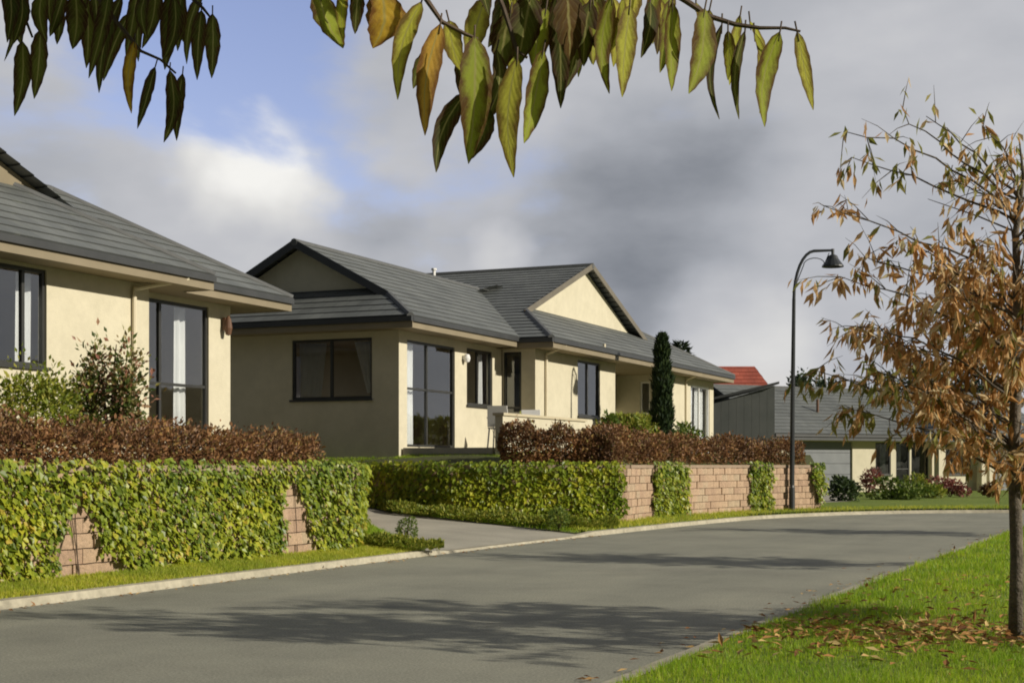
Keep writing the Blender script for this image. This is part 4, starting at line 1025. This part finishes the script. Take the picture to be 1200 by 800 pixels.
def hedge(c, w, z0, ztop, dens, size, mat, label, grp):
    c = np.array(c, float); L = polylen(c)[-1]
    n = int(L*(w*2+1.0)*dens)
    s = rng.uniform(0, L, n); a = rng.uniform(-1,1,n); b = rng.uniform(0,1,n)
    # push to the shell of a rounded section
    P, T = along(c, s); N = np.stack([T[:,1],-T[:,0]],1)
    ht = np.array([ztop(q) for q in s])
    ht = ht*(1+.10*np.sin(s*2.1)+.09*np.sin(s*5.3+1)+.08*np.sin(s*11.7+np.sin(s*3))+.05*np.sin(s*23))
    th = rng.uniform(-.35*math.pi, 1.35*math.pi, n); rad = rng.uniform(.45,1.1,n)
    endf = np.clip(np.minimum(s, L-s)/.35, .05, 1)**.5
    x = np.clip(np.cos(th)*1.25,-1,1)*w/2*rad*endf; z = z0+ht*.42+np.clip(np.sin(th)*1.3,-1,1)*ht*.55*rad*endf
    z = np.maximum(z, z0)
    P3 = np.c_[P+N*x[:,None], z]
    d = np.c_[N*np.cos(th)[:,None], np.sin(th)]
    spr = rng.uniform(0,1,n) < .10; P3[spr,2] += rng.uniform(0,.12,spr.sum())*(P3[spr,2]>z0+.4*ht[spr])
    Dv = d*.6+rng.normal(0,.6,(n,3))+np.array((0,0,.35)); Nv = d+rng.normal(0,.7,(n,3))+np.array((0,0,.3))
    sz = rng.uniform(.6,1.4,n)*size
    p0 = (c[0][0],c[0][1],z0)
    root = empty('hedge', p0, label, 'hedge', grp)
    kite_obj('foliage', kites(P3, Dv, Nv, sz, sz*.55, .15), mat, root, p0)
    m = MB()
    Pq,_ = along(c, np.linspace(0,L,int(L/.4)+2)); m.tube([(p[0],p[1],z0-.03) for p in Pq], .02, 4)
    for q in range(int(L*9)):
        s_ = random.uniform(.1,L-.1); p,t = along(c, np.array([s_])); h_ = ztop(s_)
        e = (p[0][0]+random.uniform(-.5,.5)*w*.7, p[0][1]+random.uniform(-.5,.5)*w*.7, z0+h_*random.uniform(.7,1.0))
        m.tube([(p[0][0],p[0][1],z0-.05), ((p[0][0]+e[0])/2+.03,(p[0][1]+e[1])/2,z0+h_*.4), e], [.012,.008,.003], 4)
    m.build('stem', M['hedgetwig'], root, p0)
    return root
GH = 'red-brown hedges above the block walls'
hedge([(-10.55,4),(-10.55,10),(-10.5,14),(-10.55,16.7),(-10.7,17.0)], .75, 1.18, lambda s: .60-.012*s, 1500, .05, M['hedge'], 'red-brown barberry hedge along the top of the near ivy-clad wall', GH)
WRo = offset(WR, -.75); sW = polylen(WRo)
q = [p for p in WRo if 600+F*(cs*p[0]+sn*p[1])/(-sn*p[0]+cs*p[1]) > 572]
q = np.array(q)
i_mid = int(len(q)*.52)
LQ = polylen(q)
hedge(q[:i_mid+1], .8, 1.22, lambda s: 0.70+.25*max(0,1-s/.9), 1900, .065, M['hedge'], 'red-brown hedge in front of the low cream garden wall', GH)
hedge(q[i_mid:], .8, 1.22, lambda s: .62, 950, .07, M['hedge'], 'red-brown hedge on top of the far bare block panels', GH)

def P_(px, D, z): x, y = at(px, D); return (x, y, z)
shrub('shrub', P_(40,18.6,1.86), (.55,.95,.66), 3600, .075, M['lime'], 'yellow-green shrub under the window at the left edge', lumps=11, base=1.3, shell=.2, lump=.5)
shrub('shrub', P_(130,19.3,2.2), (.50,.5,.98), 3600, .085, M['photinia'], 'tall red and green leaved shrub before the cream wall near the downpipe', lumps=13, base=1.3, shell=.2, lump=.5)
shrub('shrub', P_(735,37.5,2.1), (.8,.9,.62), 2600, .11, M['lime'], 'yellow-green shrub under the far window of the middle house', lumps=5, base=1.35)
shrub('shrub', P_(708,36.0,2.05), (.4,.4,.55), 900, .10, M['mid'], 'small mid green shrub left of the dark cypress', lumps=3, base=1.35)
shrub('shrub', P_(812,41,1.95), (.7,.6,.6), 1400, .11, M['mid'], 'green shrub right of the dark cypress near the white doors', lumps=4, base=1.35)
shrub('shrub', P_(612,32.0,2.02), (.22,.25,.34), 420, .075, M['lime'], 'small pale shrub by the terrace at the end of the hedge', base=1.4)
# ground cover by the drive
def mat_cover(pts, z, n, size, mat, label):
    c = np.array(pts, float); L = polylen(c)[-1]; s = rng.uniform(0,L,n); P,T = along(c,s); N = np.stack([T[:,1],-T[:,0]],1)
    w = .40*np.sqrt(np.clip(np.minimum(s,L-s)/.6,.05,1)); off = rng.uniform(-1,1,n)*w
    h = .13*(1-(off/w)**2)+.04*np.sin(s*5)
    zz = np.array([zdrive(p[0],p[1]) for p in P])+.06+np.maximum(h,.02)*rng.uniform(.4,1.1,n)
    d = np.c_[N*(off/w)[:,None], np.full(n,.7)]+rng.normal(0,.5,(n,3)); sz = rng.uniform(.6,1.3,n)*size
    p0 = (c[0][0],c[0][1],.1); root = empty('ground_cover_plant', p0, label, 'plant')
    kite_obj('foliage', kites(np.c_[P+N*off[:,None],zz], d, d+rng.normal(0,.6,(n,3)), sz, sz*.4, .1), mat, root, p0); return root
mat_cover([P_(428,19.9,0)[:2],P_(470,20.0,0)[:2],P_(518,20.2,0)[:2]], 0, 2800, .06, M['lime'], 'low spreading green plant between the near wall end and the driveway')
mat_cover([P_(455,29.0,0)[:2],P_(540,27.9,0)[:2],P_(610,27.2,0)[:2],P_(665,26.7,0)[:2],P_(722,27.2,0)[:2]], 0, 6500, .085, M['lime'], 'long low strip of green plants along the foot of the curved wall')
shrub('shrub', P_(477,21.6,.29), (.16,.16,.19), 700, .04, M['mid'], 'small dark ball shrub beside the low spreading plant', lump=.06, grp='small clipped ball shrubs beside the driveway')
shrub('shrub', P_(655,26.0,.30), (.20,.20,.20), 700, .045, M['mid'], 'small dark ball shrub at the foot of the curved wall near the kerb', lump=.06, grp='small clipped ball shrubs beside the driveway')
# planting before the far house
shrub('shrub', P_(1000,45,.62), (.9,.8,.55), 1300, .12, M['deep'], 'dark rounded shrub at the end of the far wall by the garage', lumps=4, base=.13)
shrub('shrub', P_(1045,47,.5), (1.2,.7,.42), 1500, .12, M['mid'], 'broad low green shrub in front of the far cream house', lumps=5, base=.13)
shrub('shrub', P_(1082,49,.55), (.8,.7,.45), 900, .12, M['lime'], 'pale green shrub before the entrance of the far house', lumps=3, base=.13)
shrub('shrub', P_(1113,51,.5), (.8,.7,.40), 1000, .12, M['redbush'], 'reddish bush below the far house window', lumps=4, base=.13)
shrub('shrub', P_(1158,50,.5), (.55,.5,.38), 700, .12, M['hedge'], 'dark red-brown bush near the right garage of the far house', lumps=3, base=.13)
shrub('shrub', P_(1015,54,.75), (.7,.6,.6), 700, .12, M['redbush'], 'dull red shrub against the cream wall beside the grey garage', lumps=3, base=.13)

# ------------------------------------------------------------------ trees
cx, cy = at(776, 39.5)
cyp = empty('cypress_tree', (cx,cy,1.45), 'dark narrow cypress in front of the middle house', 'tree')
n = 5200; t = rng.uniform(0,1,n)**.85; zt = 1.55+t*3.2; rad = .27*np.sqrt(np.clip(1-t**2.2,0,1))*(1+.15*np.sin(t*23))*rng.uniform(.55,1.05,n)+.03; aa = rng.uniform(0,2*math.pi,n)
P = np.c_[cx+np.cos(aa)*rad, cy+np.sin(aa)*rad, zt]; d = np.c_[np.cos(aa)*.35,np.sin(aa)*.35,np.ones(n)]+rng.normal(0,.25,(n,3))
kite_obj('crown', kites(P, d, np.c_[np.cos(aa),np.sin(aa),np.zeros(n)]+rng.normal(0,.5,(n,3)), rng.uniform(.10,.2,n), .05, .1), M['cypress'], cyp, (cx,cy,1.45))
m = MB(); m.tube([(cx,cy,1.35),(cx,cy,4.4)], [.07,.015], 8); m.build('trunk', M['bark'], cyp)
def far_tree(px, D, z0, ztop, w, label, conif=False, n=1500):
    x, y = at(px, D); root = empty('tree', (x,y,0), label, 'tree', 'trees beyond the houses')
    if conif:
        t = rng.uniform(0,1,n); tier = np.floor(t*9)/9+.03*rng.normal(size=n); rad = w*(1-tier)**.8*rng.uniform(.2,1.0,n)+.05; a = rng.uniform(0,2*math.pi,n)
        P = np.c_[x+np.cos(a)*rad, y+np.sin(a)*rad, z0+(ztop-z0)*np.clip(tier,0,1)+rad*.12]; d = np.c_[np.cos(a),np.sin(a),np.full(n,.3)]+rng.normal(0,.3,(n,3))
        V = kites(P, d, np.tile((0,0,1.),(n,1))+rng.normal(0,.5,(n,3)), rng.uniform(.2,.4,n), .10, .1)
    else:
        Vs = []
        for q in range(9):
            o = rdir(1)[0]*np.array((w*.6,w*.6,(ztop-z0)*.3)); P, d = cloud(n//9, (x+o[0],y+o[1],(z0+ztop)/2+o[2]), (w*.5,w*.5,(ztop-z0)*.28), .4, .25, q)
            Vs.append(kites(P, d+rng.normal(0,.6,P.shape), d+rng.normal(0,.6,P.shape), rng.uniform(.15,.35,len(P)), .16, .1))
        V = np.vstack(Vs)
    kite_obj('crown', V, M['fartree'], root, (x,y,0))
    m = MB(); m.tube([(x,y,0),(x+.1,y,z0+.3*(ztop-z0)),(x,y,ztop-.3)], [.2,.14,.03], 7); m.build('trunk', M['bark'], root)
far_tree(798, 62, 3.5, 6.6, .9, 'small dark conifer showing above the end of the middle house roof', True)
far_tree(936, 80, 2.5, 6.4, 1.0, 'grey-green tree just right of the street lamp, behind the far roof')
far_tree(966, 84, 2.5, 7.3, 1.3, 'grey-green tree left of the autumn tree crown, behind the far roof')
far_tree(1075, 86, 3, 7.6, 2.2, 'broad tree behind the middle of the far grey roof', n=2400)
far_tree(1150, 90, 3, 7.9, 2.4, 'broad tree at the right behind the far grey roof', n=2400)

# young autumn tree: trunk, limbs and hanging leaves, in coordinates from its foot
def autumn_tree(seed):
    rs = np.random.default_rng(seed); wood = MB(); leaves = []; isg = []
    H = 3.35
    trunk = [(0,0,-.1),(.01,0,.5),(-.01,.01,1.2),(.02,-.01,2.0),(.0,.02,2.6),(.05,.0,2.95),(.02,.04,3.2)]
    wood.tube(trunk, [.050,.042,.038,.032,.022,.011,.004], 10)
    tz = [p[2] for p in trunk]; TP = np.array(trunk)
    def tp(z): return np.array([np.interp(z,tz,TP[:,0]), np.interp(z,tz,TP[:,1]), z])
    right = np.array((cs,sn,0)); fw = np.array((-sn,cs,0))
    ends = []
    # limbs seen against the sky and the far house, as (right, depth, height)
    k = 9.28/F
    for px, py, dp in [(968,242,.1),(984,160,-.2),(1010,175,.3),(1057,128,0),(1098,125,.3),(1140,155,-.2),(1125,205,.2),(1170,225,0),(986,327,0),(1030,290,.4),(1003,385,-.1),(965,432,.2),(1012,440,-.4),(1048,300,-.5),(1062,400,.2),(1075,470,-.2),(1090,350,.5),(1105,440,.5),(1120,300,-.4),(1140,400,-.7),(1150,480,.3),(1040,440,.6),(1020,380,.5),(1100,505,-.3),(1130,350,.8),(1165,330,-.8)]:
        ends.append((right*((px-1190)*k)+fw*dp+np.array((0,0,EYE+(HZ-py)*k-.14)), True))
    for q in range(34):
        a = rs.uniform(-.65*math.pi,.65*math.pi) if q < 26 else rs.uniform(-math.pi,math.pi); rr = rs.uniform(.5,1.25); z = rs.uniform(1.0,3.2)
        rr *= 1 if z < 2.7 else .7
        ends.append((right*(math.cos(a)*rr)+fw*(math.sin(a)*rr)+np.array((0,0,z)), False))
    def spray(p, d, nl, sparse):
        for _ in range(nl):
            dv = np.array((0,0,-1.))*rs.uniform(.5,1.2)+d*rs.uniform(0,.6)+rs.normal(0,.35,3)
            leaves.append((p+rs.normal(0,.015,3), dv, rs.normal(0,1,3), rs.uniform(.075,.13)))
            g = (p@right < -.75 and p[2] < 1.75) or p[2] > 2.95 
            isg.append(1 if rs.uniform() < (.60 if g else .10) else 0)
    for e, hand in ends:
        hr = math.hypot(e[0],e[1]); z0 = max(.95, min(e[2]-.35*hr-.1, 2.8)); s = tp(z0)
        mid = s*.5+e*.5+np.array((0,0,.10*hr))+rs.normal(0,.05,3); pts = []
        for q in range(9):
            t = q/8; p = s*(1-t)**2+2*mid*t*(1-t)+e*t*t; pts.append(p+rs.normal(0,.012,3)*(q>0))
        wood.tube([tuple(p) for p in pts], [.0085*(1-.85*q/8)+.0014 for q in range(9)], 5)
        high = e[2] > 2.55
        for q in range(2,9):
            p = pts[q]; d = pts[min(q+1,8)]-pts[q-1]; d = d/np.linalg.norm(d)
            for _ in range(2 if high else 3):
                if rs.uniform() < (.62 if high else .9):
                    ln = rs.uniform(.10,.32); tdir = d*.5+rs.normal(0,.6,3)+np.array((0,0,-.1)); tdir /= np.linalg.norm(tdir)
                    b = p+tdir*ln; wood.tube([tuple(p),tuple((p+b)/2+np.array((0,0,.015))),tuple(b)], [.0038,.0025,.001], 4, False)
                    nl = int(rs.uniform(3,6) if high else rs.uniform(5,10))
                    for _ in range(nl): spray(p+(b-p)*rs.uniform(.25,1), tdir, 1, high)
        spray(e, d, 4 if high else 6, high)
    # a few bare twigs at the top right
    for q in range(7):
        s = tp(rs.uniform(2.2,2.9)); e = s+right*rs.uniform(-.55,.5)+fw*rs.uniform(-.4,.4)+np.array((0,0,rs.uniform(.2,.55)))
        wood.tube([tuple(s),tuple(s*.5+e*.5+rs.normal(0,.04,3)),tuple(e)], [.007,.005,.002], 5)
    P = np.array([l[0] for l in leaves]); Dv = np.array([l[1] for l in leaves]); Nv = np.array([l[2] for l in leaves]); L = np.array([l[3] for l in leaves])
    print('autumn leaves', len(L))
    return wood, kites(P, Dv, Nv, L, L*rs.uniform(.22,.34,len(L)), .25), isg
wood, V, isg = autumn_tree(3)
GT = 'young autumn trees along the right-hand lawn'
at1 = empty('autumn_tree', (TX,TY,.14), 'slim young tree with orange-brown leaves on the lawn at the right edge', 'tree', GT)
wood.build('trunk', M['bark'], at1, (0,0,0), smooth=True)
kite_obj('crown', V, [M['autumn'],M['autumngreen']], at1, (0,0,0), isg)
for (x, y, rz, sc, lab) in [(-.55,18.6,1.9,1.08,'second young autumn tree, further along the lawn behind the nearest one'), (.5,11.35,3.14,1.0,'young autumn tree just outside the right edge, shown by its shadow on the near road'), (-.35,27.6,3.6,1.05,'third young autumn tree, far along the lawn near the bend')]:
    c = copy_tree(at1); c.location = (x,y,.14); c.rotation_euler.z = rz; c.scale = (sc,)*3; c['label'] = lab

# ------------------------------------------------------------------ overhanging tree by the camera
ot = empty('overhanging_tree', (1.7,.9,.12), 'tree whose long green and yellow leaves hang close across the top of the photo', 'tree')
leaves = [ # base x,y  tip x,y  width  colour  depth
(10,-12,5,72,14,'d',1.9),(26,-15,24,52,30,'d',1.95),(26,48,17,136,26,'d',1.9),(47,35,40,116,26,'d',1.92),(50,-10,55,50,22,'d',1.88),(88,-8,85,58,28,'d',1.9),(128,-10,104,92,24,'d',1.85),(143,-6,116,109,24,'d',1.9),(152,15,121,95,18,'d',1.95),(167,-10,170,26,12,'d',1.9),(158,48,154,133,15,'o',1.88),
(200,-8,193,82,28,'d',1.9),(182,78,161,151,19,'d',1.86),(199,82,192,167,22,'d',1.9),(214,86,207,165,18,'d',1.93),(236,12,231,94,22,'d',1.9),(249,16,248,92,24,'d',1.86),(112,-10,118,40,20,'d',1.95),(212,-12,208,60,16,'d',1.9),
(372,-8,402,57,40,'g',1.5),(404,-10,402,48,16,'y',1.5),(446,-10,437,57,50,'o',1.45),(420,-12,416,40,20,'d',1.5),
(494,2,466,117,27,'y',1.42),(516,28,498,159,31,'o',1.4),(526,24,541,84,28,'y',1.42),(508,58,484,104,20,'d',1.46),(556,42,549,192,46,'g',1.38),(582,58,560,152,24,'d',1.45),(546,108,511,202,26,'d',1.46),(574,128,550,188,26,'d',1.44),(606,68,602,208,34,'y',1.37),(637,58,614,168,30,'g',1.42),(598,15,588,84,44,'d',1.48),(622,-8,606,78,44,'d',1.46),(652,-8,657,127,32,'d',1.44),(566,-20,573,18,20,'d',1.5),(540,60,552,140,26,'d',1.47),(640,10,628,90,34,'g',1.5),
(664,-8,668,72,48,'b',1.42),(692,2,684,78,32,'d',1.46),(717,-5,714,110,24,'g',1.42),(738,6,729,114,30,'y',1.4),(762,2,751,68,22,'d',1.45),(788,2,787,107,26,'g',1.42),(826,10,807,110,38,'g',1.4),(846,28,843,140,12,'d',1.45),(853,36,853,94,17,'y',1.42),(873,36,866,140,16,'d',1.42),(884,38,890,133,13,'y',1.44),(914,37,896,149,32,'g',1.4),(934,37,953,129,21,'y',1.42),(702,-10,700,60,30,'d',1.48),(770,-12,765,52,24,'g',1.48),(675,20,662,105,24,'d',1.5)]
for q in range(26):
    bx = random.uniform(560,800); by = random.uniform(-30,0); ln_ = random.uniform(50,105); leaves.append((bx,by,bx+random.uniform(-22,14),by+ln_,random.uniform(18,34),random.choice('dgyyb'),random.uniform(1.53,1.68)))
for q in range(16):
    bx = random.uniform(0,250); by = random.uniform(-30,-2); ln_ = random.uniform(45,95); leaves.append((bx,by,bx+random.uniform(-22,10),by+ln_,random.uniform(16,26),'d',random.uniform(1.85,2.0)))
for q in range(12):
    bx = random.uniform(690,930); by = -4+max(0,(bx-790))*.26+random.uniform(0,6); ln_ = random.uniform(55,100); leaves.append((bx,by,bx+random.uniform(-16,12),by+ln_,random.uniform(14,26),random.choice('gyy'),random.uniform(1.47,1.54)))
lm = MB(); MI = {'d':0,'g':1,'y':2,'o':3,'b':4}
pet = MB(); petL = MB(); bases = []
for (bx,by,tx,ty,wd,ck,D) in leaves:
    B = at(bx,D,by); Tt = at(tx,D*random.uniform(.985,1.015),ty); ax = Tt-B; L = ax.length; ax.normalize()
    right = Vector((cs,sn,0)); fwd = Vector((-sn,cs,0))
    yaw = random.uniform(.05,.85) if bx > 320 else random.uniform(-.6,.6); sdv = (right*math.cos(yaw)+fwd*math.sin(yaw)); sdv = (sdv-ax*sdv.dot(ax)).normalized(); nrm = sdv.cross(ax).normalized()
    wdt = .86*wd*D/F/max(.6,math.cos(yaw)); rows, colsn = 12, 4; vs = []; fs = []; uv = []
    fold = random.uniform(.12,.4); curl = random.uniform(-.14,.14)*L; sway = random.uniform(-.10,.10)*L
    for i in range(rows+1):
        t = i/rows; wv = wdt/2*(math.sin(math.pi*min(1,t**.75))**.8)*(1-.15*t)+.0004
        c = B+ax*L*t+nrm*curl*math.sin(t*math.pi)+sdv*sway*math.sin(t*math.pi)
        for j in range(colsn+1):
            x = -1+2*j/colsn
            wv2 = wv*(1+.06*math.sin(i*2.6+j))
            vs.append(c+sdv*x*wv2-nrm*abs(x)*wv*fold*(1-.5*abs(x))+nrm*.04*wv*math.sin(i*1.9+x*2)); uv.append((x,t*L/.12))
    for i in range(rows):
        for j in range(colsn): q = i*(colsn+1)+j; fs.append((q,q+1,q+colsn+2,q+colsn+1))
    lm.cur = MI[ck]; lm.add(vs, fs, [[uv[k_] for k_ in f_] for f_ in fs])
    pt = B-ax*.010; lm.cur = 5; lm.tube([pt, B, B+ax*.01], [.0009,.0009,.0006], 5); bases.append((bx,by,D,pt))
M['leaf_b'] = bigleaf('hanging_leaf_brown', [(0,(.13,.07,.02)), (1,(.10,.06,.015))], (.07,.04,.012))
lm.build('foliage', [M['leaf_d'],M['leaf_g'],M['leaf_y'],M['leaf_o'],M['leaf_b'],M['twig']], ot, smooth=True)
tw = lambda pts, D, r0, r1: (petL if D > 1.8 else pet).tube([at(x,D,y) for x,y in pts], [r0+(r1-r0)*i/(len(pts)-1) for i in range(len(pts))], 6)
tw([(60,-120),(90,-40),(120,5),(145,36),(165,60),(188,70),(206,86)],1.9,.004,.0015)
tw([(140,-120),(190,-50),(225,-2),(238,10),(246,20)],1.9,.004,.0015); tw([(-10,-120),(10,-40),(25,10),(38,44)],1.92,.004,.0015)
tw([(440,-130),(470,-50),(500,0),(518,26),(545,40),(560,46)],1.42,.004,.0015); tw([(540,-130),(565,-50),(590,10),(606,60),(618,68)],1.43,.004,.0015)
tw([(640,-140),(700,-70),(770,-20),(805,2),(830,19),(862,29),(890,33),(920,33),(938,37)],1.42,.0045,.0012); tw([(400,-120),(420,-40),(440,-8)],1.48,.003,.0015)
pet.build('twig', M['twig'], ot); petL.build('twig', M['twig'], ot)
lb = MB(); tr = Vector((1.7,.9,0))
lb.tube([tr+Vector((0,0,-.1)),tr+Vector((.02,0,.8)),tr+Vector((-.03,.02,1.8)),tr+Vector((0,0,2.8)),tr+Vector((.1,.05,3.9)),tr+Vector((.05,0,4.8))], [.12,.10,.09,.075,.05,.015], 12)
for (px,py,D) in [(60,-120,1.9),(140,-120,1.9),(-10,-120,1.92),(440,-130,1.42),(540,-130,1.43),(640,-140,1.42),(400,-120,1.48)]:
    e = at(px,D,py); s = tr+Vector((-.02,.01,2.35)); md = s*.45+e*.55+Vector((0,0,.30))
    lb.tube([s, s*.7+md*.3+Vector((0,0,.1)), md, e*.7+md*.3+Vector((0,0,.05)), e], [.03,.022,.014,.008,.004], 7)
lb.build('trunk', M['bark'], ot, smooth=True)
n = 5200
P = np.vstack([cloud(n//4, c, r, .25, .25, q)[0] for q, (c, r) in enumerate([((-.45,1.45,2.24),(.5,.45,.17)),((1.3,.8,3.1),(1.2,1.1,.9)),((2.3,.4,3.0),(.9,1.0,.8)),((.9,1.4,3.6),(1.0,.9,.7))])])  # first clump is out of view, added to shade the left leaves
kp = np.array([not seen(p, 45) and not seen(p-np.array((0,0,.16)), 45) for p in P]); P = P[kp]
ray = 1.68+.404*(P[:,0]+.5); kp = ~((P[:,0] > -.42) & (np.abs(P[:,1]-1.33) < .5) & (P[:,2] > ray-.22) & (P[:,2] < ray+.26) & (P[:,0] > -.05)); P = P[kp]; n = len(P)  # crown cleared along the sun's path so the centre leaves stay lit
Dv = np.tile((0,0,-1.),(n,1))+rng.normal(0,.35,(n,3))
kite_obj('crown', kites(P, Dv, rng.normal(size=(n,3)), rng.uniform(.09,.14,n), .032, .25), M['autumngreen'], ot, (1.7,.9,.12))
